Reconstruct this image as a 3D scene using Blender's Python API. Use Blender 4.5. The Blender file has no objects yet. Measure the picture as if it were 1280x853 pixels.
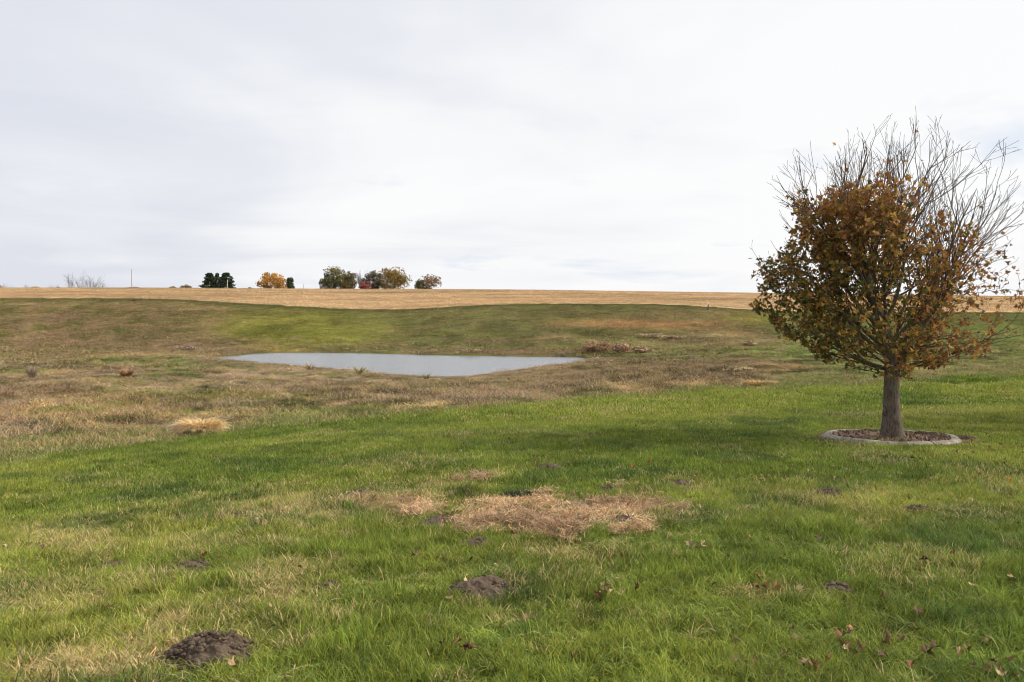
import bpy, bmesh, math, random
import numpy as np
from mathutils import Vector, Matrix
random.seed(7); RNG = np.random.default_rng(11)
R = math.radians
S = bpy.context.scene
COL = S.collection

# ------------------------------------------------------------------ camera
H_EYE, FPX, PITCH = 1.65, 1000.0, math.atan(38.5 / 1000.0)
cd = bpy.data.cameras.new('camera'); cam = bpy.data.objects.new('camera', cd); COL.objects.link(cam)
cam.location = (0, 0, H_EYE); cam.rotation_euler = (R(90) - PITCH, 0, 0)
cd.sensor_width = 36; cd.lens = 36 * FPX / 1280; cd.clip_start = 0.05; cd.clip_end = 9000
S.camera = cam
# ------------------------------------------------------------------ sun, sky, exposure
SUN_EL, SUN_AZ = R(37), R(3)          # sun stands to the right of the view, a hair behind the tree line
sd = bpy.data.lights.new('sun', 'SUN'); sun = bpy.data.objects.new('sun', sd); COL.objects.link(sun)
sd.energy = 3.6; sd.angle = R(3.5); sd.color = (1.0, .93, .82)
sdir = Vector((math.cos(SUN_EL) * math.cos(SUN_AZ), math.cos(SUN_EL) * math.sin(SUN_AZ), math.sin(SUN_EL)))
sun.rotation_euler = sdir.to_track_quat('Z', 'Y').to_euler()
S.view_settings.view_transform = 'Standard'; S.view_settings.look = 'None'
S.cycles.filter_width = 1.05; S.view_settings.exposure = 0.0; S.view_settings.gamma = 1.0

W = bpy.data.worlds.new('World'); S.world = W; W.use_nodes = True
nt = W.node_tree; nt.nodes.clear()
def N(tree, t, **k):
    n = tree.nodes.new(t)
    for a, b in k.items(): setattr(n, a, b)
    return n
def mathn(tree, op, a, b=None, c=None, clamp=False):
    n = tree.nodes.new('ShaderNodeMath'); n.operation = op; n.use_clamp = clamp
    for i, v in enumerate((a, b, c)):
        if v is None: continue
        if isinstance(v, (int, float)): n.inputs[i].default_value = v
        else: tree.links.new(v, n.inputs[i])
    return n.outputs[0]
def mixc(tree, fac, a, b, mode='MIX'):
    n = tree.nodes.new('ShaderNodeMix'); n.data_type = 'RGBA'; n.blend_type = mode
    for s, v in ((n.inputs[0], fac), (n.inputs[6], a), (n.inputs[7], b)):
        if isinstance(v, (int, float)): s.default_value = v
        elif isinstance(v, tuple): s.default_value = (*v, 1)
        else: tree.links.new(v, s)
    return n.outputs[2]
def ramp(tree, x, stops):
    n = tree.nodes.new('ShaderNodeValToRGB'); tree.links.new(x, n.inputs[0])
    e = n.color_ramp.elements
    while len(e) < len(stops): e.new(.5)
    for el, (p, c) in zip(e, stops):
        el.position = p; el.color = (c, c, c, 1) if isinstance(c, (int, float)) else (*c, 1)
    return n.outputs[0]
def noise(tree, vec, scale, detail=4, rough=.55, dist=0., w=0.):
    n = tree.nodes.new('ShaderNodeTexNoise'); n.noise_dimensions = '3D'
    n.inputs['Scale'].default_value = scale; n.inputs['Detail'].default_value = detail
    n.inputs['Roughness'].default_value = rough; n.inputs['Distortion'].default_value = dist
    if vec is not None: tree.links.new(vec, n.inputs['Vector'])
    return n.outputs[0]
sky = N(nt, 'ShaderNodeTexSky', sky_type='NISHITA', sun_disc=False, sun_elevation=SUN_EL, sun_rotation=R(90) - SUN_AZ)
sky.air_density = 1.2; sky.dust_density = 2.0
tc = N(nt, 'ShaderNodeTexCoord'); sp = N(nt, 'ShaderNodeSeparateXYZ'); nt.links.new(tc.outputs['Generated'], sp.inputs[0])
zz = mathn(nt, 'MAXIMUM', sp.outputs[2], 0.0); zz = mathn(nt, 'ADD', zz, .13)
cx = mathn(nt, 'DIVIDE', sp.outputs[0], zz); cy = mathn(nt, 'DIVIDE', sp.outputs[1], zz)
cb = N(nt, 'ShaderNodeCombineXYZ'); nt.links.new(cx, cb.inputs[0]); nt.links.new(cy, cb.inputs[1]); cb.inputs[2].default_value = 3.7
n1 = noise(nt, cb.outputs[0], .38, 4, .5, .5)
mp = N(nt, 'ShaderNodeMapping'); nt.links.new(cb.outputs[0], mp.inputs[0]); mp.inputs['Scale'].default_value = (.8, 1.15, 1); mp.inputs['Rotation'].default_value = (0, 0, .25)
n2 = noise(nt, mp.outputs[0], .8, 5, .5, .8)
thick = mathn(nt, 'ADD', mathn(nt, 'MULTIPLY', n1, .65), mathn(nt, 'MULTIPLY', n2, .35))
# the deck is thinner and brighter towards the sun (right), greyer away from it
bias = mathn(nt, 'MULTIPLY', sp.outputs[0], .20)
thick = mathn(nt, 'ADD', thick, bias)
cloud = ramp(nt, thick, [(.34, (7.55, 7.8, 8.55)), (.42, (8.3, 8.5, 9.05)), (.50, (9.5, 9.55, 9.75)), (.58, (10.0, 10.0, 10.05))])
gap = ramp(nt, noise(nt, cb.outputs[0], .9, 4, .55, .3), [(.60, 0.0), (.72, .55)])
skyc = mixc(nt, gap, cloud, (6.6, 7.6, 9.2))
fin = mixc(nt, .04, skyc, sky.outputs[0])
bg = N(nt, 'ShaderNodeBackground'); bg.inputs[1].default_value = .1; nt.links.new(fin, bg.inputs[0])
wo = N(nt, 'ShaderNodeOutputWorld'); nt.links.new(bg.outputs[0], wo.inputs[0])

# ------------------------------------------------------------------ tools
def sstep(a, b, x):
    t = np.clip((x - a) / (b - a), 0, 1); return t * t * (3 - 2 * t)
def hash2(i, j, s):
    h = (i.astype(np.int64) * 374761393 + j.astype(np.int64) * 668265263 + s * 974634777) & 0x7fffffff
    h = ((h ^ (h >> 13)) * 1274126177) & 0x7fffffff
    return ((h ^ (h >> 16)) & 0xffff) / 65535.0
def vnoise(x, y, s=0):
    xi, yi = np.floor(x), np.floor(y); fx, fy = x - xi, y - yi
    fx = fx * fx * (3 - 2 * fx); fy = fy * fy * (3 - 2 * fy)
    a, b, c, d = hash2(xi, yi, s), hash2(xi + 1, yi, s), hash2(xi, yi + 1, s), hash2(xi + 1, yi + 1, s)
    return (a * (1 - fx) + b * fx) * (1 - fy) + (c * (1 - fx) + d * fx) * fy
def fbm(x, y, s=0, o=4):
    x = np.asarray(x, float); y = np.asarray(y, float)
    t = 0; a = .5; n = 0
    for k in range(o):
        t = t + a * vnoise(x * 2 ** k + 17.3 * k, y * 2 ** k - 9.1 * k, s + k); n += a; a *= .5
    return t / n
def pchip(xk, yk, x):
    h = np.diff(xk); d = np.diff(yk, axis=0) / h[:, None]
    m = np.zeros_like(yk)
    w1, w2 = 2 * h[1:] + h[:-1], h[1:] + 2 * h[:-1]
    ok = d[:-1] * d[1:] > 0
    with np.errstate(all='ignore'):
        hm = (w1 + w2)[:, None] / (w1[:, None] / d[:-1] + w2[:, None] / d[1:])
    m[1:-1] = np.where(ok, hm, 0); m[0] = d[0]; m[-1] = d[-1]
    i = np.clip(np.searchsorted(xk, x) - 1, 0, len(xk) - 2)
    t = ((x - xk[i]) / h[i])[:, None]; hh = h[i][:, None]
    return ((2*t**3-3*t**2+1)*yk[i] + (t**3-2*t**2+t)*hh*m[i] + (-2*t**3+3*t**2)*yk[i+1] + (t**3-t**2)*hh*m[i+1])

# ------------------------------------------------------------------ terrain: heights surveyed at bearings (columns) and distances (rows)
PXK = np.array([-500, 0, 160, 320, 480, 640, 800, 960, 1115, 1280, 1800.])
slope = np.array([.10, .10, .09, .075, .062, .056, .054, .053, .054, .054, .05])
rows = {20: [556, 552, 545, 538, 532, 528, 522, 518, 515, 512, 508],
        28: [522, 518, 512, 508, 504, 500, 494, 488, 485, 482, 478],
        40: [494, 492, 488, 486, 484, 481, 472, 465, 462, 460, 456],
        55: [473, 473, 471, 473, 475.5, 473, 461, 452, 449, 447, 444],
        70: [456, 456, 455, 456, 457, 457, 450, 442, 438, 436, 432],
        85: [442, 444, 444, 445, 445, 445, 440, 433, 428, 425, 420],
        100: [430, 433, 435, 433, 433, 432, 427, 423, 419, 417, 412],
        120: [412, 415, 417, 418, 419, 412, 410, 410, 408, 407, 404],
        150: [388, 388, 388.5, 399, 402, 392, 392, 398, 399, 399, 397],
        180: [373, 373.3, 373.3, 380.5, 387.5, 380.5, 380, 388, 391, 391, 390],
        230: [367, 367, 367, 371, 374, 372, 373, 378, 381, 382, 382],
        300: [361, 361, 361, 362, 362.5, 363.5, 365.5, 367.5, 369, 371.5, 373]}
YK = [.9, 2.0, 3.5, 6, 9, 14.5]; ZR = [-slope * (max(y, 2.0) - 2) for y in YK]
for Y, r in rows.items():
    YK.append(Y); ZR.append(H_EYE - Y * np.tan(PITCH + np.arctan((np.array(r, float) - 426.5) / FPX)))
z3 = ZR[-1]
for Y, dz in ((420, -1.6), (700, -6), (1500, -14), (6000, -30)):
    YK.append(Y); ZR.append(z3 + dz)
YK = np.array(YK, float); ZR = np.array(ZR)
LY = np.linspace(math.log(.9), math.log(6000), 460)
G1 = pchip(np.log(YK), ZR, LY)
UX = np.linspace(-1.14, 1.16, 240)
GR = pchip((PXK - 640) / FPX, G1.T, UX).T        # [LY, UX]
k = np.exp(-.5 * (np.arange(-6, 7) / 3.0) ** 2); k /= k.sum()
GP = np.pad(GR, ((0, 0), (6, 6)), mode='edge'); GR = sum(k[i] * GP[:, i:i + GR.shape[1]] for i in range(13))

ZW = H_EYE - 60 * math.tan(PITCH + math.atan((469 - 426.5) / FPX))     # water level
HW = H_EYE - ZW
def wpt(px, py):
    Y = HW / math.tan(PITCH + math.atan((py - 426.5) / FPX)); return ((px - 640) / FPX * Y, Y)
POND = np.array([wpt(*p) for p in [(258, 447.6), (285, 451.5), (345, 456.5), (400, 461.5), (450, 465.5), (500, 470), (540, 473.5), (575, 473), (605, 469.5), (650, 463.5), (700, 456.5), (742, 450.5), (725, 446.9), (650, 446), (590, 445.2), (540, 444.2), (490, 442.8), (440, 441.6), (390, 441), (345, 441.2), (318, 442.5), (300, 444.5)]])
def pond_sd(x, y):
    x = np.asarray(x, float).ravel(); y = np.asarray(y, float).ravel()
    d = np.full(x.shape, 1e9); ins = np.zeros(x.shape, bool)
    n = len(POND)
    for i in range(n):
        ax, ay = POND[i]; bx, by = POND[(i + 1) % n]
        ex, ey = bx - ax, by - ay; wx, wy = x - ax, y - ay
        t = np.clip((wx * ex + wy * ey) / (ex * ex + ey * ey), 0, 1)
        d = np.minimum(d, np.hypot(wx - ex * t, wy - ey * t))
        c = (ay > y) != (by > y)
        with np.errstate(all='ignore'):
            ins ^= c & (x < (bx - ax) * (y - ay) / (by - ay + 1e-12) + ax)
    return np.where(ins, -d, d)
TREE_XY = (.475 * 14.5, 14.5)
def zbase(x, y):
    u = np.clip(x / np.maximum(y, .9), UX[0], UX[-1]); l = np.clip(np.log(np.maximum(y, .9)), LY[0], LY[-1])
    a = (u - UX[0]) / (UX[1] - UX[0]); b = (l - LY[0]) / (LY[1] - LY[0])
    i = np.clip(a.astype(int), 0, len(UX) - 2); j = np.clip(b.astype(int), 0, len(LY) - 2); a = a - i; b = b - j
    return (GR[j, i]*(1-a)+GR[j, i+1]*a)*(1-b) + (GR[j+1, i]*(1-a)+GR[j+1, i+1]*a)*b
def project(x, y, z):
    d = y * math.cos(PITCH) + (H_EYE - z) * math.sin(PITCH); v = (H_EYE - z) * math.cos(PITCH) - y * math.sin(PITCH)
    d = np.maximum(d, .05)
    return 640 + FPX * x / d, 426.5 + FPX * v / d
EDGE = ([-400, 0, 160, 250, 400, 540, 640, 800, 960, 1115, 1280, 1700], [600, 574, 558, 547, 530, 515, 507, 494, 487, 479, 468, 455])
ROUGH = ([-400, 0, 160, 250, 400, 540, 640, 800, 960, 1115, 1280, 1700], [570, 549, 538, 531, 520, 508, 501, 489, 479, 466, 456, 446])
CROP = ([-400, 0, 160, 240, 320, 400, 480, 560, 640, 700, 800, 900, 960, 1115, 1280, 1700], [180] * 16)
def zone(x, y):
    """signed positions in metres-like units: lawn weight, strip weight, crop weight"""
    z = zbase(x, y); px, py = project(x, y, z)
    wob = (fbm(x * .5, y * .5, 5, 3) - .5) * 7
    e = np.interp(px, *EDGE) + wob; r = np.interp(px, *ROUGH) + wob * .8
    lawn = sstep(-2.0, 3.0, py - e) * (y < 60); lawn = np.where(y < 12, 1, lawn)
    strip = sstep(-2.5, 3.5, py - r) * (1 - lawn) * (y < 60)
    crop = sstep(-.8, .8, y - 180 - 5 * (fbm(x * .03, y * .03, 9, 2) - .5))
    crop = np.maximum(crop, (np.abs(x) > 1.4 * np.maximum(y, 1)) * (np.hypot(x, y) > 190) * 1.0)
    lawn = np.where(y < 3, sstep(36, 30, np.hypot(x, y) ), lawn)
    return lawn, strip * (y > 3), crop, px, py
def relief(x, y):
    r = np.hypot(x, y)
    lump = (fbm(x * .9, y * .9, 21, 3) - .5) * .10 * sstep(2, 6, r) * sstep(60, 30, r)
    fine = (fbm(x * 6, y * 6, 31, 2) - .5) * .035 * sstep(40, 15, r)
    big = (fbm(x * .16, y * .16, 41, 3) - .5) * .55 * sstep(24, 50, r) * sstep(178, 150, y)
    mound = (fbm(x * .5, y * .5, 47, 3) - .5) * .35 * sstep(22, 34, r) * sstep(178, 150, y)
    clods = (fbm(x * .75, y * .75, 48, 3) - .5) * .42 * sstep(24, 32, r) * sstep(90, 60, r)
    folds = (fbm(x * .055 + 3, y * .085, 49, 3) - .5) * 2.2 * sstep(96, 115, y) * sstep(172, 150, y)
    far = (fbm(x * .012, y * .012, 51, 3) - .5) * 1.2 * sstep(195, 240, y) * sstep(320, 280, y) * .25
    # the lawn is pressed flat round the ring of the tree
    t = sstep(1.0, 1.9, np.hypot(x - TREE_XY[0], y - TREE_XY[1]))
    return (lump + fine) * t + big + mound + far + clods + folds
def ground(x, y):
    x = np.atleast_1d(np.asarray(x, float)); y = np.atleast_1d(np.asarray(y, float))
    z = zbase(x, y) + relief(x, y)
    m = (y > 45) & (y < 125) & (x > -50) & (x < 25)
    if m.any():
        d = pond_sd(x[m], y[m]); zz_ = z[m]
        shore = ZW + np.where(d > 0, .07 + .10 * d, .28 * d)
        shore = np.maximum(shore, ZW - 1.4)
        zz_ = np.where(d < 7, shore + (np.maximum(zz_, ZW + .12) - shore) * sstep(.2, 7, d), np.maximum(zz_, ZW + .12 + .0 * d))
        z[m] = zz_
    m2 = (y > 45) & (y < 125) & ~m & (np.abs(x) < 120)
    z[m2] = np.maximum(z[m2], ZW + .12)
    # hollow filled with straw
    return z
def gz(x, y): return float(ground(x, y)[0])
def at(px, py):
    """world point on the ground seen at a pixel of the photograph"""
    ys = np.exp(np.linspace(math.log(2), math.log(420), 2600)); t = math.tan(PITCH + math.atan((py - 426.5) / FPX))
    xs = (px - 640) / FPX * ys * (math.cos(PITCH) + t * math.sin(PITCH))
    zr = H_EYE - ys * t; zt = ground(xs, ys); i = int(np.argmax(zr < zt))
    return Vector((xs[i], ys[i], zt[i]))

# colours (base reflectance)
GREEN = np.array([.215, .300, .048]); GREEN2 = np.array([.330, .390, .070]); DEEP = np.array([.115, .195, .045])
STRAW = np.array([.62, .47, .23]); TAN = np.array([.38, .29, .14]); RUST = np.array([.34, .225, .11])
MAUVE = np.array([.29, .225, .155]); DUN = np.array([.20, .155, .085]); OLIVE = np.array([.19, .18, .055]); MGREEN = np.array([.17, .205, .06]); SOIL = np.array([.115, .080, .058])
def lerp(a, b, t): return a * (1 - t[:, None]) + b * t[:, None]
def blob(px, py, cx_, cy_, rx, ry, soft=.5):
    d = np.hypot((px - cx_) / rx, (py - cy_) / ry); return 1 - sstep(1 - soft, 1 + soft, d)
DRY = [(360, 640, 70, 16, .6), (90, 672, 60, 14, .5), (345, 728, 55, 24, .75), (425, 770, 30, 10, .5), (105, 832, 62, 18, .9), (700, 692, 70, 9, .5), (195, 778, 30, 7, .8),
       (490, 628, 60, 13, .75), (560, 610, 40, 6, .6), (600, 598, 30, 5, .8), (950, 742, 40, 8, .5), (1050, 625, 60, 8, .45), (180, 800, 60, 16, .45), (820, 640, 50, 14, .6), (860, 608, 30, 7, .5),
       (1210, 645, 60, 9, .3), (40, 730, 70, 14, .35), (250, 680, 90, 12, .35), (760, 515, 40, 3, .4), (560, 575, 60, 4, .3), (1080, 520, 60, 5, .35), (1200, 515, 30, 4, .3), (350, 608, 60, 6, .3)]
def patch_w(px, py):
    X_ = (px - 640) * 1.0; n_ = fbm(px * .045, py * .16, 87, 4) - .5; n2_ = fbm(px * .02, py * .09, 88, 3) - .5
    w = sstep(-.16, .22, 1 - np.hypot((px - 676) / 146, (py - 643) / 27) + n_ * 1.1 + n2_ * .8)
    w = np.maximum(w, .9 * sstep(-.1, .4, 1 - np.hypot((px - 565) / 46, (py - 648) / 14) + n_ * 1.2))
    w = np.maximum(w, .8 * sstep(-.2, .3, 1 - np.hypot((px - 600) / 34, (py - 600) / 5) + n_ * 1.2))
    return np.maximum(w, .3 * sstep(-.2, .4, 1 - np.hypot((px - 500) / 80, (py - 628) / 11) + n_ * 1.6))
def lawn_tint(x, y, px, py):
    n = fbm(x * 1.1, y * 1.1, 3, 4); n2 = fbm(x * .25, y * .25, 13, 3); n3 = fbm(x * 3.5, y * 3.5, 23, 3)
    c = lerp(GREEN, GREEN2, np.clip((n2 - .38) * 3 + (n - .5), 0, 1)); c = lerp(c, DEEP, sstep(.52, .68, n) * .75)
    dry = sstep(.60, .78, n3) * .25 + sstep(.62, .75, fbm(x * .7, y * .7, 73, 3)) * .2
    wob = (fbm(x * 2.2, y * 2.2, 33, 3) - .5)
    for a, b, rx, ry, s in DRY:
        s = s * .80
        dry = np.maximum(dry, s * np.clip(blob(px, py, a, b, rx, ry, .9) + (wob + .9 * (fbm(x * 6, y * 6, 34, 2) - .5)) * 1.3 * (blob(px, py, a, b, rx * 1.6, ry * 1.6, .5) > 0), 0, 1))
    left = sstep(620, 150, px) * sstep(590, 650, py)
    dry = np.clip(dry + left * .05 * sstep(.35, .6, n), 0, .95)
    c = c * (.55 + .9 * fbm(x * 7, y * 7, 24, 2))[:, None] * (.7 + .6 * fbm(x * 2.3, y * 3.0, 25, 3))[:, None]
    far = sstep(9, 24, y); c = lerp(c, GREEN2 * 1.06, far * .6 * sstep(.35, .6, n2))
    return c, dry
STRAWSPOT = [(950, 481, 34, 3.2, 1.0), (868, 482, 24, 3, .7), (792, 489, 26, 3.5, .6), (540, 510, 26, 4, 1.0), (505, 512, 16, 3, .6), (60, 556, 90, 5, .5), (300, 447, 50, 2, .6), (180, 446, 60, 1.8, .6), (1180, 461, 70, 3, .5),
             (905, 419, 40, 4, .6), (700, 420, 24, 3, .5), (250, 388, 40, 2, .3), (30, 381, 18, 1.5, .6), (960, 458, 30, 3, .3)]
def meadow_tint(x, y, px, py):
    n = fbm(x * .35, y * .35, 61, 4); n2 = fbm(x * .09, y * .09, 62, 3); n3 = fbm(x * 1.3, y * 1.3, 63, 3); n4 = fbm(x * .2 + 40, y * .2, 64, 4)
    c = lerp(OLIVE, MGREEN, np.clip((n2 - .3) * 2.5, 0, 1))
    near = sstep(446, 462, py) * sstep(980, 900, px)
    m = sstep(.44, .58, n4) ; c = lerp(c, DUN, m * .65)
    tan = sstep(.53, .63, n) * (.26 + .40 * near); c = lerp(c, TAN * .85, tan)
    mv = sstep(.5, .60, n3 * .5 + n4 * .5) * near * .9; c = lerp(c, MAUVE * 1.05, mv)
    # rust corner at the lower left, brown weeds right of the pond, green field behind the tree
    w = blob(px, py, 40, 522, 190, 34, .6); c = lerp(c, RUST * 1.0, np.clip(w * sstep(.42, .62, fbm(x * .5, y * .9, 60, 4)), 0, .65))
    w = blob(px, py, 770, 470, 210, 26, .4) * (.55 + .5 * n3); c = lerp(c, DUN * 1.0, np.clip(w, 0, .9))
    w = blob(px, py, 880, 459, 110, 9, .5); c = lerp(c, DUN * .8, w * .6)
    w = sstep(930, 1010, px); c = lerp(c, lerp(MGREEN * 1.1, DUN, sstep(.5, .7, n) * .35), w * .85)
    w = blob(px, py, 890, 440, 160, 10, .6); c = lerp(c, MGREEN * 1.1, w * .6)
    w = blob(px, py, 985, 462, 34, 5, .5); c = lerp(c, RUST * .85, w * .8)
    w = blob(px, py, 215, 437, 90, 7, .5) * sstep(.38, .55, fbm(x * .4, y * .9, 71, 3)); c = lerp(c, MAUVE * 1.15, w * .85)
    w = blob(px, py, 880, 430, 130, 7, .6) * sstep(.42, .58, fbm(x * .4, y * .9, 72, 3)); c = lerp(c, DUN * 1.5, w * .8)
    w = blob(px, py, 395, 455 + 18, 160, 16, .6) * sstep(.40, .55, fbm(x * .7, y * 1.2, 73, 3)); c = lerp(c, MAUVE * 1.2, w * .8)
    # far side
    far = sstep(446, 438, py)
    w = far * blob(px, py, 130, 415, 230, 36, .5); c = lerp(c, lerp(np.array([.265, .185, .105]), OLIVE * .85, sstep(.45, .62, n)), w * .85)
    w = far * blob(px, py, 250, 425, 90, 9, .6); c = lerp(c, DUN, w * .55)
    w = far * blob(px, py, 385, 412, 110, 24, .6); c = lerp(c, np.array([.27, .285, .055]), w * .85)  # yellow-green valley grass, with the sunlit flank's brightness painted into its tint
    w = blob(px, py, 350, 437, 40, 4, .7); c = lerp(c, np.array([.30, .24, .07]), w * .7)
    w = far * blob(px, py, 690, 400, 240, 28, .5); c = lerp(c, np.array([.165, .165, .06]), w * .7)
    w = far * blob(px, py, 880, 402, 110, 12, .5); c = lerp(c, np.array([.21, .175, .075]), w * .85)
    w = blob(px, py, 810, 407, 90, 5.5, .7); c = lerp(c, np.array([.42, .25, .11]), w * .75 * (.5 + n))
    w = blob(px, py, 720, 407, 40, 4, .7); c = lerp(c, np.array([.38, .25, .11]), w * .5)
    w = blob(px, py, 640, 440, 110, 6, .6) + blob(px, py, 430, 436, 60, 5, .6); c = lerp(c, DUN * .8, np.clip(w, 0, 1) * .5 * (.5 + n))
    w = blob(px, py, 955, 400, 50, 6, .6); c = lerp(c, np.array([.28, .28, .05]), w * .6)
    w = sstep(2, 0, np.abs(py - 445.5 - (px - 540) * .01)) * sstep(.0, .1, py * 0 + 1) * ((px > 560) & (px < 760) & (y > 80)); c = lerp(c, np.array([.22, .23, .04]), w * .6)
    fr = sstep(62, 100, y)
    k1 = (.5 + 1.05 * fbm(x * .22, y * .5, 68, 4)) * (.55 + .85 * sstep(.36, .62, fbm(x * .8, y * 1.3, 69, 3)))
    k2 = (.55 + .9 * fbm(x * .13, y * .07, 58, 4)) * (.62 + .76 * fbm(x * .5, y * .22, 59, 3))
    c = c * (k1 * (1 - fr) + k2 * fr)[:, None] * 1.05
    e_ = sstep(166, 178, y) * sstep(186, 182, y); c = lerp(c, np.array([.095, .115, .035]), e_ * .75)
    d = np.full(px.shape, 99.); mm = (y > 45) & (y < 125) & (x > -55) & (x < 30)
    if mm.any(): d[mm] = pond_sd(x[mm], y[mm])
    w = sstep(5, 1, d) * (py > 447); c = lerp(c, MAUVE * 1.25, w * .6)
    for a, b, rx, ry, s in STRAWSPOT:
        c = lerp(c, STRAW * 1.0, np.clip(s * blob(px, py, a, b, rx, ry, .8) * (.5 + n3), 0, 1))
    return c, d
def track_w(px, py, x, y):
    n = fbm(x * .04, y * .12, 96, 3); w = np.ones(len(px))
    for a, b, rx, ry, s in [(880, 374.5, 75, 1.6, .30), (760, 372, 60, 1.0, .16), (500, 366.5, 70, 1.1, .26), (455, 367.5, 40, .8, .2), (560, 365.2, 90, .7, .2), (250, 370, 120, 1.0, .12), (700, 368.5, 120, .8, .12)]:
        w = w * (1 - s * np.clip(blob(px, py, a, b, rx, ry, .7) * (.4 + 1.2 * n), 0, 1))
    return w * (.90 + .2 * n)
# ------------------------------------------------------------------ materials
MATS = {}
def newmat(name):
    m = bpy.data.materials.new(name); m.use_nodes = True; t = m.node_tree; t.nodes.clear()
    o = N(t, 'ShaderNodeOutputMaterial'); MATS[name] = m; return m, t, o
def bsdf(t, o, col, rough=.9, bump=None, bdist=.02, bstr=1., spec=.25):
    b = N(t, 'ShaderNodeBsdfPrincipled'); b.inputs['Roughness'].default_value = rough; b.inputs['Specular IOR Level'].default_value = spec
    if isinstance(col, tuple): b.inputs[0].default_value = (*col, 1)
    else: t.links.new(col, b.inputs[0])
    if bump is not None:
        bn = N(t, 'ShaderNodeBump'); bn.inputs['Distance'].default_value = bdist; bn.inputs['Strength'].default_value = bstr
        t.links.new(bump, bn.inputs['Height']); t.links.new(bn.outputs[0], b.inputs['Normal'])
    t.links.new(b.outputs[0], o.inputs[0]); return b
def attr(t, name, typ='GEOMETRY'):
    a = N(t, 'ShaderNodeAttribute', attribute_type=typ, attribute_name=name); return a
def objco(t): return N(t, 'ShaderNodeTexCoord').outputs['Object']
# ground
m, t, o = newmat('ground')
a = attr(t, 'tint').outputs['Color']; co = objco(t)
nz = noise(t, co, 9, 6, .7); nz2 = noise(t, co, .8, 5, .7)
c = mixc(t, 1.0, a, ramp(t, nz, [(.3, .62), (.7, 1.35)]), 'MULTIPLY'); c = mixc(t, 1.0, c, ramp(t, nz2, [(.3, .8), (.7, 1.2)]), 'MULTIPLY')
bsdf(t, o, c, 1., noise(t, co, 25, 5, .7), .02, 1., 0.)
# crop ground
m, t, o = newmat('stubble_ground')
co = objco(t); mpn = N(t, 'ShaderNodeMapping'); t.links.new(co, mpn.inputs[0]); mpn.inputs['Scale'].default_value = (.25, 1, 1)
c = mixc(t, ramp(t, noise(t, co, .9, 7, .85), [(.36, 0.), (.64, 1.)]), (.44, .32, .175), (.66, .50, .29))
c = mixc(t, ramp(t, noise(t, mpn.outputs[0], .05, 4, .6), [(.42, 0.), (.62, .4)]), c, (.48, .36, .21)); c = mixc(t, 1., c, attr(t, 'tint').outputs['Color'], 'MULTIPLY')
bsdf(t, o, c, 1., noise(t, co, 3, 5, .7), .06, 1., 0.)
# grass blades (tint and dryness come from where each tuft stands)
def blade_mat(name, dryc, transl=.3, rough=.55):
    m, t, o = newmat(name)
    tint = attr(t, 'tint', 'INSTANCER').outputs['Color']; dry = attr(t, 'dry', 'INSTANCER').outputs['Fac']
    var = attr(t, 'var').outputs['Fac']; v2 = attr(t, 'var2').outputs['Fac']
    isdry = mathn(t, 'LESS_THAN', var, dry)
    c = mixc(t, 1., tint, ramp(t, v2, [(0., .36), (.7, 1.15), (1., 2.0)]), 'MULTIPLY')
    yel = mixc(t, 1., tint, (1.45, 1.12, 1.0), 'MULTIPLY'); c = mixc(t, mathn(t, 'GREATER_THAN', v2, .78), c, yel)
    dc = mixc(t, 1., dryc, ramp(t, v2, [(0., .65), (1., 1.35)]), 'MULTIPLY'); c = mixc(t, isdry, c, dc)
    b = N(t, 'ShaderNodeBsdfPrincipled'); b.inputs['Roughness'].default_value = rough; b.inputs['Specular IOR Level'].default_value = .22; t.links.new(c, b.inputs[0])
    tr = N(t, 'ShaderNodeBsdfTranslucent'); t.links.new(c, tr.inputs[0])
    mx = N(t, 'ShaderNodeMixShader'); mx.inputs[0].default_value = transl
    t.links.new(b.outputs[0], mx.inputs[1]); t.links.new(tr.outputs[0], mx.inputs[2]); t.links.new(mx.outputs[0], o.inputs[0])
    return m
blade_mat('grass_blade', (.66, .51, .25)); blade_mat('dry_stalk', (.58, .44, .24), .15, .9)
def leafmat(name, transl=.35):
    m, t, o = newmat(name); c = attr(t, 'tint').outputs['Color']; co = objco(t)
    c = mixc(t, 1., c, ramp(t, noise(t, co, 30, 3, .6), [(.3, .75), (.7, 1.25)]), 'MULTIPLY')
    b = N(t, 'ShaderNodeBsdfPrincipled'); b.inputs['Roughness'].default_value = .6; b.inputs['Specular IOR Level'].default_value = .3; t.links.new(c, b.inputs[0])
    tr = N(t, 'ShaderNodeBsdfTranslucent'); t.links.new(c, tr.inputs[0])
    mx = N(t, 'ShaderNodeMixShader'); mx.inputs[0].default_value = transl
    t.links.new(b.outputs[0], mx.inputs[1]); t.links.new(tr.outputs[0], mx.inputs[2]); t.links.new(mx.outputs[0], o.inputs[0])
leafmat('leaf'); leafmat('far_leaf', .2)
m, t, o = newmat('bark'); co = objco(t); mpn = N(t, 'ShaderNodeMapping'); t.links.new(co, mpn.inputs[0]); mpn.inputs['Scale'].default_value = (1, 1, .22)
nb = noise(t, mpn.outputs[0], 38, 6, .7); nb2 = noise(t, co, 5, 5, .7)
c = mixc(t, ramp(t, nb, [(.35, 0.), (.65, 1.)]), (.060, .045, .035), (.185, .145, .11)); c = mixc(t, ramp(t, nb2, [(.45, 0.), (.7, .5)]), c, (.22, .19, .15))
bsdf(t, o, c, .95, nb, .02, 1.)
m, t, o = newmat('twig'); co = objco(t); c = mixc(t, noise(t, co, 8, 3), (.065, .045, .038), (.125, .09, .075)); bsdf(t, o, c, .9)
m, t, o = newmat('concrete'); co = objco(t)
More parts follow.
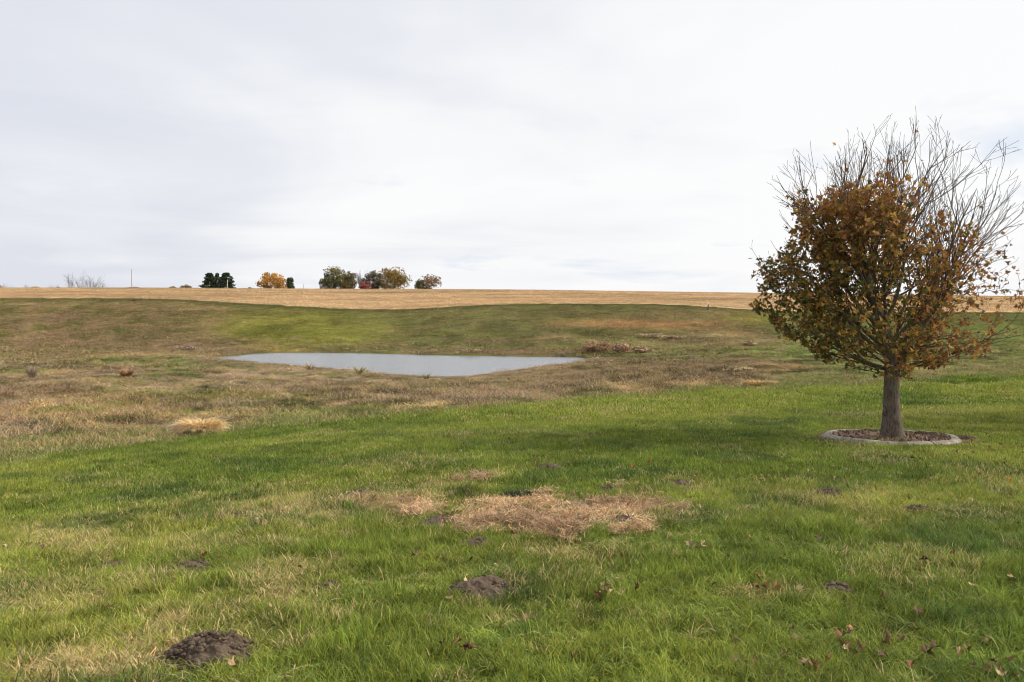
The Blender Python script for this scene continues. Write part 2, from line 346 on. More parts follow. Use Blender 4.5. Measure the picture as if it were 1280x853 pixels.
c = mixc(t, ramp(t, noise(t, co, 4, 6, .7), [(.38, 0.), (.62, 1.)]), (.15, .13, .10), (.42, .385, .33)); c = mixc(t, ramp(t, noise(t, co, 28, 5, .7), [(.5, 0.), (.75, .7)]), c, (.16, .14, .11))
bsdf(t, o, c, .92, noise(t, co, 60, 5, .7), .006, 1.)
m, t, o = newmat('soil'); co = objco(t)
c = mixc(t, ramp(t, noise(t, co, 18, 7, .75), [(.35, 0.), (.68, 1.)]), (.085, .060, .042), (.25, .185, .135))
bsdf(t, o, c, 1., noise(t, co, 45, 6, .75), .02, 1., .1)
m, t, o = newmat('mulch'); co = objco(t)
c = mixc(t, ramp(t, noise(t, co, 22, 7, .8), [(.35, 0.), (.65, 1.)]), (.12, .085, .06), (.30, .20, .15))
bsdf(t, o, c, 1., noise(t, co, 30, 6, .75), .03, 1., .1)
m, t, o = newmat('water'); co = objco(t); mpn = N(t, 'ShaderNodeMapping'); t.links.new(co, mpn.inputs[0]); mpn.inputs['Scale'].default_value = (.6, 1.6, 1)
wv = noise(t, mpn.outputs[0], 2.2, 5, .65, .3)
b = bsdf(t, o, (.20, .225, .26), .16, wv, .045, 1., .5); b.inputs['IOR'].default_value = 1.33
m, t, o = newmat('weathered_wood'); co = objco(t); bsdf(t, o, mixc(t, noise(t, co, 6, 4), (.16, .11, .085), (.30, .24, .19)), .9)
m, t, o = newmat('grey_stone'); co = objco(t); bsdf(t, o, mixc(t, noise(t, co, 4, 5), (.20, .19, .18), (.38, .36, .33)), .9, noise(t, co, 9, 4), .05)
m, t, o = newmat('roof_sheet'); co = objco(t); bsdf(t, o, mixc(t, noise(t, co, 1, 4), (.17, .09, .06), (.26, .15, .11)), .7)
m, t, o = newmat('cream_siding'); co = objco(t); bsdf(t, o, mixc(t, noise(t, co, 1, 4), (.55, .52, .45), (.65, .62, .55)), .8)
m, t, o = newmat('dead_leaf'); c = attr(t, 'tint').outputs['Color']; co = objco(t)
bsdf(t, o, mixc(t, 1., c, ramp(t, noise(t, co, 40, 3, .6), [(.3, .6), (.7, 1.3)]), 'MULTIPLY'), .75, None)

# ------------------------------------------------------------------ mesh helpers
def mesh_np(name, V, F, mat=None, attrs=None, smooth=False):
    me = bpy.data.meshes.new(name); V = np.asarray(V, np.float32)
    if isinstance(F, np.ndarray):
        n, kk = F.shape; me.vertices.add(len(V)); me.vertices.foreach_set('co', V.ravel())
        me.loops.add(n * kk); me.loops.foreach_set('vertex_index', F.astype(np.int32).ravel())
        me.polygons.add(n); me.polygons.foreach_set('loop_start', np.arange(0, n * kk, kk, dtype=np.int32))
        me.update(calc_edges=True)
    else:
        me.from_pydata([tuple(map(float, v)) for v in V], [], F); me.update()
    for k_, (typ, dom, arr) in (attrs or {}).items():
        a_ = me.attributes.new(k_, typ, dom); arr = np.asarray(arr, np.float32)
        if typ == 'FLOAT_COLOR':
            arr = np.concatenate([arr, np.ones((len(arr), 1), np.float32)], 1); a_.data.foreach_set('color', arr.ravel())
        elif typ == 'FLOAT_VECTOR': a_.data.foreach_set('vector', arr.ravel())
        elif typ == 'INT': a_.data.foreach_set('value', arr.astype(np.int32))
        else: a_.data.foreach_set('value', arr.ravel())
    if smooth: me.polygons.foreach_set('use_smooth', np.ones(len(me.polygons), bool))
    if mat: me.materials.append(MATS[mat])
    return me
def link(name, me, parent=None, loc=None, rz=0, **props):
    ob = bpy.data.objects.new(name, me); COL.objects.link(ob)
    if parent is not None: ob.parent = parent
    if loc is not None: ob.location = loc
    ob.rotation_euler.z = rz
    for a_, b_ in props.items(): ob[a_] = b_
    return ob
def thing(name, label, category, loc, rz=0, group=None):
    e = link(name, None, None, loc, rz, label=label, category=category)
    e.empty_display_size = .2
    if group: e['group'] = group
    return e
class MB:
    def __init__(s): s.V = []; s.F = []; s.n = 0; s.A = []
    def add(s, V, F, col=None):
        V = np.asarray(V, float); s.V.append(V); s.F += [tuple(i + s.n for i in f) for f in F]; s.n += len(V)
        if col is not None: s.A.append(np.tile(np.asarray(col, float), (len(V), 1)))
    def tube(s, pts, rad, k=6, cap=True):
        pts = [Vector(p) for p in pts]; n = len(pts); V = []; F = []
        prev = None
        for i, p in enumerate(pts):
            d = (pts[min(i + 1, n - 1)] - pts[max(i - 1, 0)]).normalized()
            if prev is None: a_ = d.orthogonal().normalized()
            else: a_ = (prev - d * prev.dot(d)); a_ = a_.normalized() if a_.length > 1e-6 else d.orthogonal().normalized()
            prev = a_; b_ = d.cross(a_); r = rad[i]
            for j in range(k):
                t_ = 2 * math.pi * j / k; V.append(p + (a_ * math.cos(t_) + b_ * math.sin(t_)) * r)
        for i in range(n - 1):
            for j in range(k):
                q = (j + 1) % k; F.append((i * k + j, i * k + q, (i + 1) * k + q, (i + 1) * k + j))
        if cap: F.append(tuple(range(k - 1, -1, -1))); F.append(tuple((n - 1) * k + j for j in range(k)))
        s.add([tuple(v) for v in V], F)
    def mesh(s, name, mat, smooth=False):
        V = np.concatenate(s.V) if s.V else np.zeros((0, 3))
        at_ = {'tint': ('FLOAT_COLOR', 'POINT', np.concatenate(s.A))} if s.A else None
        return mesh_np(name, V, s.F, mat, at_, smooth)

# ------------------------------------------------------------------ ground sheets (lawn, meadow, stubble field share one continuous grid)
FR = R(47); nth = 560
front = np.linspace(-FR, FR, nth); back = np.linspace(FR, 2 * math.pi - FR, 74)[1:-1]
th = np.concatenate([front, back]); rr = np.concatenate([np.exp(np.linspace(math.log(.35), math.log(400), 470)), np.exp(np.linspace(math.log(430), math.log(6000), 18))])
TH, RR = np.meshgrid(th, rr); X = (RR * np.sin(TH)).ravel(); Y = (RR * np.cos(TH)).ravel(); Z = ground(X, Y)
lawnw, stripw, cropw, PX, PY = zone(X, Y)
ct, dry = lawn_tint(X, Y, PX, PY)
gcol = lerp(ct * .42, np.tile(TAN * .8, (len(X), 1)) , dry * .75)
pw = patch_w(PX, PY) * (Y > 5) * (Y < 12); gcol = lerp(gcol, lerp(np.array([.36, .25, .15]), np.tile(np.array([.15, .10, .07]), (len(X), 1)), sstep(.45, .6, fbm(X * 4, Y * 4, 89, 3))), pw)
dring = np.hypot(X - TREE_XY[0], Y - TREE_XY[1]); gcol = lerp(gcol, np.tile(SOIL * 1.3, (len(X), 1)), sstep(1.5, 1.15, dring))
mt, _ = meadow_tint(X, Y, PX, PY)
st = lerp(MGREEN * 1.0, np.tile(TAN * .8, (len(X), 1)), sstep(.5, .7, fbm(X * .8, Y * .8, 91, 3)) * .6)
gm = lerp(mt * .62, st * .7, stripw); gcol = lerp(gm, gcol, lawnw)
ccol = track_w(PX, PY, X, Y)[:, None] * np.array([1.0, .97, .93])
ncol, nrow = len(th), len(rr)
ii, jj = np.meshgrid(np.arange(ncol), np.arange(nrow - 1)); ii = ii.ravel(); jj = jj.ravel(); i2 = (ii + 1) % ncol
FQ = np.stack([jj * ncol + ii, jj * ncol + i2, (jj + 1) * ncol + i2, (jj + 1) * ncol + ii], 1)[:, ::-1]
fl, fc, fs = lawnw[FQ].mean(1), cropw[FQ].mean(1), stripw[FQ].mean(1)
V = np.stack([X, Y, Z], 1)
cls = np.where(fc > .5, 2, np.where(fl > .5, 0, 1))
def subset(mask, name, mat, **pr):
    F = FQ[mask]; u_, inv = np.unique(F, return_inverse=True); me = mesh_np(name, V[u_], inv.reshape(F.shape), mat, {'tint': ('FLOAT_COLOR', 'POINT', (ccol if mat == 'stubble_ground' else gcol)[u_])}, True)
    return link(name, me, kind='structure', **pr)
subset(cls == 0, 'lawn', 'ground'); subset(cls == 1, 'meadow', 'ground'); subset(cls == 2, 'stubble_field', 'stubble_ground')
# close the small hole under the camera
n0 = ncol; me = mesh_np('ground_centre', np.concatenate([V[:n0], [[0, 0, gz(0, 0)]]]), np.array([[(i + 1) % n0, n0, i] for i in range(n0)])[:, ::-1], 'ground', {'tint': ('FLOAT_COLOR', 'POINT', np.concatenate([gcol[:n0], gcol[:1]]))}, True)
for oo in [ob for ob in COL.objects if ob.name == 'lawn']:
    c_ = link('ground', me, kind='structure')
# pond: a water sheet reaching a little under its banks
cen = POND.mean(0); big = [cen + (p - cen) * (1 + 1.2 / np.linalg.norm(p - cen)) for p in POND]
me = mesh_np('pond_water', [(p[0], p[1], ZW) for p in big], [tuple(range(len(big)))[::1]], 'water')
if me.polygons[0].normal.z < 0: me.flip_normals()
link('pond_water', me, kind='structure')

# ------------------------------------------------------------------ tuft sources
SRC = {}
def tuft(n, rad, h0, h1, wd, lean, seg=3, curl=.5, flat=0.):
    V = []; F = []; v1 = []; v2 = []
    for _ in range(n):
        a = random.random() * 6.283; r = rad * math.sqrt(random.random()); bx, by = r * math.cos(a), r * math.sin(a)
        h = random.uniform(h0, h1); d = random.random() * 6.283; ln = lean * random.random() + flat; az = random.random() * 6.283; w = wd * random.uniform(.6, 1.3)
        wx, wy = math.cos(az) * w / 2, math.sin(az) * w / 2; q, p = random.random(), random.random(); b0 = len(V); x, y, z = bx, by, -.01; el = 1.45 - ln * .4
        for s in range(seg + 1):
            f = 1 - (s / seg) ** 1.5
            if s < seg: V += [(x - wx * f, y - wy * f, z), (x + wx * f, y + wy * f, z)]; v1 += [q, q]; v2 += [p, p]
            else: V.append((x, y, z)); v1.append(q); v2.append(p)
            st_ = h / seg; x += math.cos(el) * math.cos(d) * st_; y += math.cos(el) * math.sin(d) * st_; z += math.sin(el) * st_; el -= (curl + ln * .6) * random.uniform(.6, 1.3); z = max(z, .004)
        for s in range(seg - 1):
            i = b0 + 2 * s; F.append((i, i + 1, i + 3, i + 2))
        i = b0 + 2 * (seg - 1); F.append((i, i + 1, i + 2))
    return V, F, v1, v2
def add_src(group, V, F, v1, v2, mat):
    if group not in SRC: SRC[group] = bpy.data.collections.new(group)
    me = mesh_np('tuft', V, F, mat, {'var': ('FLOAT', 'POINT', v1), 'var2': ('FLOAT', 'POINT', v2)})
    ob = bpy.data.objects.new(group + '_tuft', me); SRC[group].objects.link(ob)
for _ in range(8): add_src('lawn_near', *tuft(34, .060, .035, .115, .0056, .8, 3, .30), 'grass_blade')
for _ in range(5): add_src('lawn_long', *tuft(26, .055, .09, .20, .0064, .8, 4, .36), 'grass_blade')
for _ in range(6): add_src('lawn_mid', *tuft(44, .14, .04, .085, .008, .9, 2, .4), 'grass_blade')
for _ in range(6): add_src('lawn_far', *tuft(46, .30, .045, .10, .018, .9, 2, .4), 'grass_blade')
for _ in range(6): add_src('meadow_near', *tuft(60, .30, .12, .42, .014, .8, 3, .35), 'dry_stalk')
for _ in range(6): add_src('meadow_far', *tuft(64, .75, .15, .55, .035, .8, 2, .35), 'dry_stalk')
for _ in range(4): add_src('straw', *tuft(60, .10, .05, .15, .0045, .5, 3, .25, 2.4), 'dry_stalk')
for _ in range(5):      # weeds: upright stems with small seed heads
    V_, F_, a1, a2 = tuft(40, .32, .25, .62, .012, .5, 2, .2)
    for k_ in range(50):
        a = random.random() * 6.28; r = .34 * math.sqrt(random.random()); c_ = Vector((r * math.cos(a), r * math.sin(a), random.uniform(.18, .55))); b0 = len(V_); q, p = random.random(), random.random()
        for _2 in range(3): V_.append(tuple(c_ + Vector((random.uniform(-1, 1), random.uniform(-1, 1), random.uniform(-1, 1))) * .030)); a1.append(q); a2.append(p)
        F_.append((b0, b0 + 1, b0 + 2))
    add_src('weeds', V_, F_, a1, a2, 'dry_stalk')
for _ in range(5):      # a short run of corn stubble with chaff lying round it
    V_ = []; F_ = []; a1 = []; a2 = []
    for k_ in range(46):
        stalk = k_ < 18; x0 = random.uniform(-1.5, 1.5); y0 = random.gauss(0, .03) if stalk else random.uniform(-.4, .4); q, p = random.random(), random.random(); b0 = len(V_)
        if stalk: hh = random.uniform(.12, .32); w = .022; l = random.gauss(0, .05); V_ += [(x0 - w, y0, -.02), (x0 + w, y0, -.02), (x0 + w + l, y0, hh), (x0 - w + l, y0, hh)]
        else:
            a = random.random() * 6.28; l = random.uniform(.1, .3); w = .04; dx, dy = math.cos(a) * l, math.sin(a) * l; z0 = random.uniform(.01, .1)
            V_ += [(x0, y0, z0), (x0 - dy * w / l, y0 + dx * w / l, z0 + .03), (x0 + dx - dy * w / l, y0 + dy + dx * w / l, z0 + .05), (x0 + dx, y0 + dy, z0)]
        a1 += [q] * 4; a2 += [p] * 4; F_.append((b0, b0 + 1, b0 + 2, b0 + 3))
    add_src('stubble', V_, F_, a1, a2, 'dry_stalk')
def gn_tree(coll):
    g = bpy.data.node_groups.new('scatter_' + coll.name, 'GeometryNodeTree')
    g.interface.new_socket('Geometry', in_out='INPUT', socket_type='NodeSocketGeometry'); g.interface.new_socket('Geometry', in_out='OUTPUT', socket_type='NodeSocketGeometry')
    gi, go = g.nodes.new('NodeGroupInput'), g.nodes.new('NodeGroupOutput')
    ci = g.nodes.new('GeometryNodeCollectionInfo'); ci.inputs['Collection'].default_value = coll; ci.inputs['Separate Children'].default_value = True; ci.inputs['Reset Children'].default_value = True
    ip = g.nodes.new('GeometryNodeInstanceOnPoints'); ip.inputs['Pick Instance'].default_value = True
    def na(nm, typ):
        n = g.nodes.new('GeometryNodeInputNamedAttribute'); n.data_type = typ; n.inputs[0].default_value = nm; return n.outputs[0]
    g.links.new(gi.outputs[0], ip.inputs['Points']); g.links.new(ci.outputs[0], ip.inputs['Instance'])
    g.links.new(na('pick', 'INT'), ip.inputs['Instance Index'])
    e2r = g.nodes.new('FunctionNodeEulerToRotation'); g.links.new(na('rot', 'FLOAT_VECTOR'), e2r.inputs[0]); g.links.new(e2r.outputs[0], ip.inputs['Rotation'])
    g.links.new(na('siz', 'FLOAT_VECTOR'), ip.inputs['Scale']); g.links.new(ip.outputs[0], go.inputs[0]); return g
def scatter(name, group, x, y, z, tint, dry_, scale, hs=None, lean=.12, parent=None, rotz=None, **pr):
    n = len(x); rot = np.stack([RNG.normal(0, lean, n), RNG.normal(0, lean, n), RNG.random(n) * 6.283 if rotz is None else rotz], 1)
    sz = np.stack([scale, scale, scale * (1 if hs is None else hs)], 1)
    me = mesh_np(name, np.stack([x, y, z], 1), np.zeros((0, 3), int), None, {'tint': ('FLOAT_COLOR', 'POINT', tint), 'dry': ('FLOAT', 'POINT', dry_), 'rot': ('FLOAT_VECTOR', 'POINT', rot), 'siz': ('FLOAT_VECTOR', 'POINT', sz), 'pick': ('INT', 'POINT', RNG.integers(0, len(SRC[group].objects), n))})
    ob = link(name, me, parent, kind='stuff', **pr); md = ob.modifiers.new('scatter', 'NODES'); md.node_group = gn_tree(SRC[group]); return ob
def wedge(y0, y1, dens, um=.82):
    n = int(dens * um * (y1 * y1 - y0 * y0)); y = np.sqrt(RNG.uniform(y0 * y0, y1 * y1, n)); return RNG.uniform(-um, um, n) * y, y

# molehills: place, width in metres worked out from where they stand
HILLS = [(262, 818, 108, 1.0, 'large crumbly dark mound of dug soil at the lower left of the lawn', .46), (236, 712, 66, .7, 'low split soil mound left of the pale dry grass at the lower left', .2), (603, 741, 94, .9, 'wide crusted soil mound in lush grass below the straw patch', .32),
         (300, 646, 34, .7, 'small soil mound on the lawn left of the long dry streak', .25), (449, 618, 32, .6, 'small soil mound at the left end of the dry streak beside the straw patch', .25), (685, 586, 34, .9, 'small round molehill directly above the straw patch', .35),
         (762, 614, 36, .9, 'dark molehill on the upper right edge of the straw patch', .35), (801, 618, 18, .8, 'tiny soil lump to the right of the dark molehill by the straw patch', .4), (850, 606, 26, .6, 'flat broken soil mound right of the straw patch near yellow grass', .2),
         (548, 654, 52, .5, 'flattened soil mound at the left end of the straw patch', .16), (595, 681, 40, .5, 'flat soil mound just below the straw patch', .15), (1035, 618, 44, .8, 'nearer of two flat soil mounds below the ringed tree', .2),
         (1042, 603, 34, .7, 'farther of two flat soil mounds below the ringed tree', .2), (1146, 638, 34, .6, 'small flat soil mound in the lawn right below the ringed tree', .2), (413, 736, 28, .7, 'small soil mound right of the pale dry grass at the lower left', .22),
         (1045, 738, 40, .5, 'small flat reddish soil mound on the right foreground lawn', .15), (785, 652, 40, .5, 'low soil mound at the right end of the straw patch', .18), (140, 711, 40, .5, 'faint soil patch left of the split mound', .12)]
HW_ = []
for (hx, hy, wpx, asp, lab, ht) in HILLS:
    p = at(hx, hy); w = wpx * p.y / FPX; HW_.append((p, w, asp, lab, ht))
def hill_mask(x, y):
    m_ = np.zeros(len(x))
    for p, w, *_ in HW_: m_ = np.maximum(m_, (np.hypot(x - p.x, (y - p.y) * 1.15) < w * .47) * 1.)
    return m_
def lawn_scatter(name, group, y0, y1, dens, s0, s1, lab, longonly=False):
    x, y = wedge(y0, y1, dens, 1.35 if y0 < 20 else 1.1)
    if y0 < 2:      # the turf goes on beside and behind where the photographer stands
        n_ = int(16 * 9.5 * dens * .8); xa, ya = RNG.uniform(-8, 8, n_), RNG.uniform(-3.5, 6, n_); m_ = (ya < 1) | (np.abs(xa) > 1.35 * ya); m_ &= np.hypot(xa, ya) > .5; x = np.concatenate([x, xa[m_]]); y = np.concatenate([y, ya[m_]])
    l, s_, c_, px, py = zone(x, y); t_, d_ = lawn_tint(x, y, px, py); pw_ = patch_w(px, py) * (y > 5) * (y < 12)
    keep = (RNG.random(len(x)) < l) & (np.hypot(x - TREE_XY[0], y - TREE_XY[1]) > 1.28) & (hill_mask(x, y) < .5)
    keep &= RNG.random(len(x)) > pw_ * .93 * (1 - .6 * sstep(.55, .66, fbm(x * 2, y * 2, 90, 3))); keep &= RNG.random(len(x)) < .35 + 1.2 * fbm(x * 5, y * 5, 80, 2) + (y > 12)
    rb = np.exp(-((x - 8.2) / .35) ** 2 - ((y - 14.6) / .5) ** 2); keep &= RNG.random(len(x)) > rb
    lng = sstep(.50, .66, fbm(x * .8, y * .8, 77, 3)) * .6 + sstep(5.8, 4.2, y) * sstep(-.5, 2.5, x) * .8
    if longonly: keep &= RNG.random(len(x)) < lng * .55
    keep &= RNG.random(len(x)) > sstep(.55, .95, d_) * .35
    hsc = (1 - .75 * np.exp(-np.maximum(0, np.hypot(x - TREE_XY[0], y - TREE_XY[1]) - 1.15) * 2.2)) * (.5 + 1.0 * fbm(x * 1.6, y * 1.6, 78, 3)) * (.35 + 1.3 * fbm(x * 6, y * 6, 79, 2)) * (1 - .35 * d_) * (1 - .3 * pw_)
    n = len(x); sc = RNG.uniform(s0, s1, n)
    k_ = keep; scatter(name, group, x[k_], y[k_], ground(x[k_], y[k_]), t_[k_], d_[k_], sc[k_], hsc[k_], label=lab, category='grass')
lawn_scatter('short_grass', 'lawn_near', 1.0, 9, 300, .8, 1.3, 'lush green foreground lawn grass with dry straw-coloured blades among it')
lawn_scatter('long_grass', 'lawn_long', 1.0, 10, 120, .7, 1.2, 'longer arching green grass blades in the right foreground of the lawn', True)
lawn_scatter('middle_grass', 'lawn_mid', 8.6, 21, 110, .8, 1.25, 'even green lawn grass around and below the ringed tree')
lawn_scatter('far_lawn_grass', 'lawn_far', 20, 44, 22, .8, 1.3, 'mown green grass along the far edge of the lawn')
# taller pale strip between the mown lawn and the rough meadow
x, y = wedge(14, 48, 9, 1.1); l, s_, c_, px, py = zone(x, y); k_ = RNG.random(len(x)) < s_; x, y, px, py = x[k_], y[k_], px[k_], py[k_]
nn = fbm(x * .8, y * .8, 91, 3); scatter('verge_grass', 'meadow_near', x, y, ground(x, y), lerp(MGREEN * 1.25, np.tile(STRAW * .75, (len(x), 1)), sstep(.52, .72, nn) * .5), .12 + .35 * nn, RNG.uniform(.5, .9, len(x)), .55 + .5 * nn, label='taller pale green verge grass between the mown lawn and the rough meadow', category='grass')
# meadow
def meadow_scatter(name, group, y0, y1, dens, s0, s1, hmul, lab, cond=None, dryb=0.):
    x, y = wedge(y0, y1, dens, 1.05); l, s_, c_, px, py = zone(x, y); t_, d_ = meadow_tint(x, y, px, py)
    k_ = (RNG.random(len(x)) > l + s_) & (c_ < .5) & (d_ > .25)
    if cond is not None: k_ &= cond(x, y, px, py, t_, d_)
    x, y, px, py, t_, d_ = x[k_], y[k_], px[k_], py[k_], t_[k_], d_[k_]
    g = np.clip((t_[:, 1] - t_[:, 0]) * 14 + .5, 0, 1); hh = hmul * (.15 + 1.5 * fbm(x * .7, y * 1.0, 65, 3) ** 1.3) * (.5 + fbm(x * 2.2, y * 2.2, 70, 2)) * (1 - .35 * g) * (1 - .35 * sstep(900, 1000, px))
    hh *= np.where((d_ < 7) & (py > 446), .45, 1)
    t_ = t_ * RNG.normal(1.0, .20, (len(x), 1)).clip(.5, 1.6)
    scatter(name, group, x, y, ground(x, y), t_ * 1.12, np.clip(.12 + .22 * fbm(x, y, 66, 2) + dryb - .2 * g, 0, 1), RNG.uniform(s0, s1, len(x)), hh, label=lab, category='grass')
meadow_scatter('meadow_grass', 'meadow_near', 15, 64, 8, .7, 1.4, .62, 'rough green and tan meadow grass between the lawn and the pond')
meadow_scatter('hillside_grass', 'meadow_far', 60, 183, 1.5, .8, 1.4, .55, 'rough olive grass on the hillside behind the pond')
meadow_scatter('dry_weeds', 'weeds', 18, 112, 1.3, .7, 1.3, .62, 'patches of mauve brown dead weeds standing in the meadow', lambda x, y, px, py, t_, d_: (t_[:, 1] < t_[:, 0] * .82) & (RNG.random(len(x)) < sstep(.46, .6, fbm(x * .45, y * .45, 67, 3))) & (px < 960))
# hummocks of taller dead weeds, each a knot of tufts with its own tone
cx_, cy_ = wedge(26, 112, .34, .72); l, s_, c_, px, py = zone(cx_, cy_); t_, d_ = meadow_tint(cx_, cy_, px, py); gr = fbm(cx_ * .18, cy_ * .25, 92, 3)
k_ = (l + s_ < .1) & (d_ > .8) & ((px < 965) | (RNG.random(len(px)) < .12)) & (RNG.random(len(px)) < sstep(.40, .58, gr) * 1.1 + .06)
cx_, cy_, px, py, t_, d_ = cx_[k_], cy_[k_], px[k_], py[k_], t_[k_], d_[k_]; m_ = len(cx_); per = 6
pal = np.array([[.40, .32, .22], [.46, .37, .25], [.36, .27, .19], [.44, .34, .17], [.30, .27, .11], [.22, .17, .11]]); tone = pal[RNG.integers(0, len(pal), m_)] * RNG.uniform(.75, 1.15, (m_, 1))
sz_ = RNG.uniform(.5, 1.15, m_); x = np.repeat(cx_, per) + RNG.normal(0, .30, m_ * per) * np.repeat(sz_, per) * 1.6; y = np.repeat(cy_, per) + RNG.normal(0, .22, m_ * per) * np.repeat(sz_, per); hq = np.where((d_ < 6) & (py > 446), .5, .85)
scatter('weed_hummocks', 'meadow_near', x, y, ground(x, y), np.repeat(tone, per, 0) * RNG.uniform(.8, 1.2, (m_ * per, 1)), np.full(m_ * per, .12), np.repeat(sz_, per) * RNG.uniform(.8, 1.2, m_ * per), np.repeat(hq, per) * RNG.uniform(.7, 1.3, m_ * per), label='knots of taller grey tan dead weeds dotted over the rough meadow round the pond', category='weeds')
# stubble rows
xs, ys = [], []
for r_ in np.arange(181, 302, .9 if True else .76):
    nseg = int(1.64 * r_ / 3.1); xx = (np.arange(nseg) - nseg / 2) * 3.1 + RNG.uniform(-1, 1, nseg); xs.append(xx); ys.append(np.full(nseg, r_) + 4 * np.sin(xx * .012))
x = np.concatenate(xs); y = np.concatenate(ys); _, _, c_, px, py = zone(x, y); k_ = c_ > .5; x, y = x[k_], y[k_]
nn = fbm(x * .05, y * .2, 81, 4); scatter('corn_stubble', 'stubble', x, y, ground(x, y), lerp(np.array([.82, .66, .43]), np.tile(np.array([.58, .44, .27]), (len(x), 1)), sstep(.45, .65, nn)) * track_w(*project(x, y, zbase(x, y)), x, y)[:, None] * RNG.normal(1, .16, (len(x), 1)).clip(.6, 1.4), np.full(len(x), .25), RNG.uniform(.9, 1.2, len(x)), np.full(len(x), 1.), .02, rotz=RNG.normal(0, .03, len(x)), label='rows of pale tan cut corn stubble on the field along the horizon', category='stubble')
# straw patch on the lawn
x, y = wedge(5.5, 12, 330, .5); z_ = ground(x, y); px, py = project(x, y, z_); k_ = (RNG.random(len(x)) < patch_w(px, py) * sstep(.27, .55, fbm(x * 3.2, y * 3.2, 84, 3))) & (hill_mask(x, y) < .5)
gb = blob(px, py, 655, 617, 24, 6, .5); k_ &= gb < .5
x, y, px, py = x[k_], y[k_], px[k_], py[k_]; lumps = fbm(x * 3, y * 3, 85, 3)
scatter('straw_mulch', 'straw', x, y, ground(x, y) + np.maximum(0, lumps - .5) * .35, lerp(np.array([.74, .55, .33]), np.tile(np.array([.27, .165, .11]), (len(x), 1)), sstep(.46, .60, fbm(x * 2.6, y * 2.6, 86, 3)) * .7), np.full(len(x), .3), RNG.uniform(.8, 1.5, len(x)), .9 + 0 * x, .3, label='round patch of flattened tan dead grass and straw in the middle of the lawn', category='dead grass')
# loose dry thatch over the dry places of the lawn
x, y = wedge(2.6, 12, 60, .8); l, s_, c_, px, py = zone(x, y); t_, d_ = lawn_tint(x, y, px, py); k_ = (RNG.random(len(x)) < np.clip(d_ - .15, 0, 1)) & (hill_mask(x, y) < .5)
x, y = x[k_], y[k_]; scatter('dry_thatch', 'straw', x, y, ground(x, y) + .012, np.tile(np.array([.66, .50, .25]), (len(x), 1)) * RNG.uniform(.7, 1.15, (len(x), 1)), np.full(len(x), .3), RNG.uniform(.6, 1.1, len(x)), .9 + 0 * x, .25, label='loose straw-coloured dead grass lying over thin places in the lawn', category='dead grass')

# ------------------------------------------------------------------ soil mounds
def ico(sub=1):
    bm = bmesh.new(); bmesh.ops.create_icosphere(bm, subdivisions=sub, radius=1); V_ = np.array([v.co[:] for v in bm.verts]); F_ = [tuple(v.index for v in f.verts) for f in bm.faces]; bm.free(); return V_, F_
ICO1, ICO2 = ico(1), ico(2)
def mound(w, h, seed, asp):
    rs = random.Random(seed); b = MB(); nr, na_ = 22, 56; V_ = [(0, 0, h)]; r0 = w / 2
    out = [1 + .22 * math.sin(2 * a_ + seed) + .16 * math.sin(3 * a_ + seed * 2.1) + .09 * math.sin(7 * a_ + seed * 3) for a_ in [2 * math.pi * i / na_ for i in range(na_)]]
    P = []
    for j in range(1, nr + 1):
        for i in range(na_):
            a_ = 2 * math.pi * i / na_; r = r0 * j / nr * out[i]; P.append((r * math.cos(a_), r * math.sin(a_) * .8, j / nr))
    P = np.array(P); n_ = fbm(P[:, 0] * 19 + seed * 7, P[:, 1] * 19, seed, 4); nb_ = fbm(P[:, 0] * 7 + seed * 3, P[:, 1] * 7, seed + 5, 3)
    z_ = h * (1 - P[:, 2] ** 2) * (.25 + 1.5 * nb_) + (n_ - .5) * h * .8 * (1 - P[:, 2] ** 4) - .03 * sstep(.85, 1, P[:, 2])
    V_ = np.concatenate([[[0, 0, float(z_[:na_].mean())]], np.stack([P[:, 0], P[:, 1], z_], 1)])
    F_ = [(0, 1 + i, 1 + (i + 1) % na_) for i in range(na_)] + [(1 + (j - 1) * na_ + i, 1 + j * na_ + i, 1 + j * na_ + (i + 1) % na_, 1 + (j - 1) * na_ + (i + 1) % na_) for j in range(1, nr) for i in range(na_)]
    b.add(V_, F_)
    for k_ in range(int(110 + w * 420)):
        a_ = rs.random() * 6.28; rr_ = r0 * rs.random() ** .45 * 1.22; s = rs.uniform(.005, .019) * (1.5 if rs.random() < .12 else 1); q = rr_ / r0; px_, py_ = rr_ * math.cos(a_), rr_ * math.sin(a_) * .8
        Vc = ICO1[0] * s * (np.array([rs.uniform(.7, 1.3), rs.uniform(.7, 1.3), rs.uniform(.5, 1)])) * (1 + .25 * np.sin(ICO1[0][:, [1]] * 5 + k_)); b.add(Vc + [px_, py_, h * max(0, 1 - q * q) * .95 + s * .3], ICO1[1])
    return b.mesh('soil_mound', 'soil', False)
for i, (p, w, asp, lab, ht) in enumerate(HW_):
    o_ = link('soil_mound', mound(w, max(.06, w * ht * .52) * max(asp, .75), i + 3, asp), None, (p.x, p.y, p.z - .004), 0, label=lab, category='soil mound', group='mounds of dug soil on the lawn')
    e_ = .3; gx = (gz(p.x + e_, p.y) - gz(p.x - e_, p.y)) / (2 * e_); gy = (gz(p.x, p.y + e_) - gz(p.x, p.y - e_)) / (2 * e_); o_.rotation_euler = (math.atan(gy), -math.atan(gx), 0)

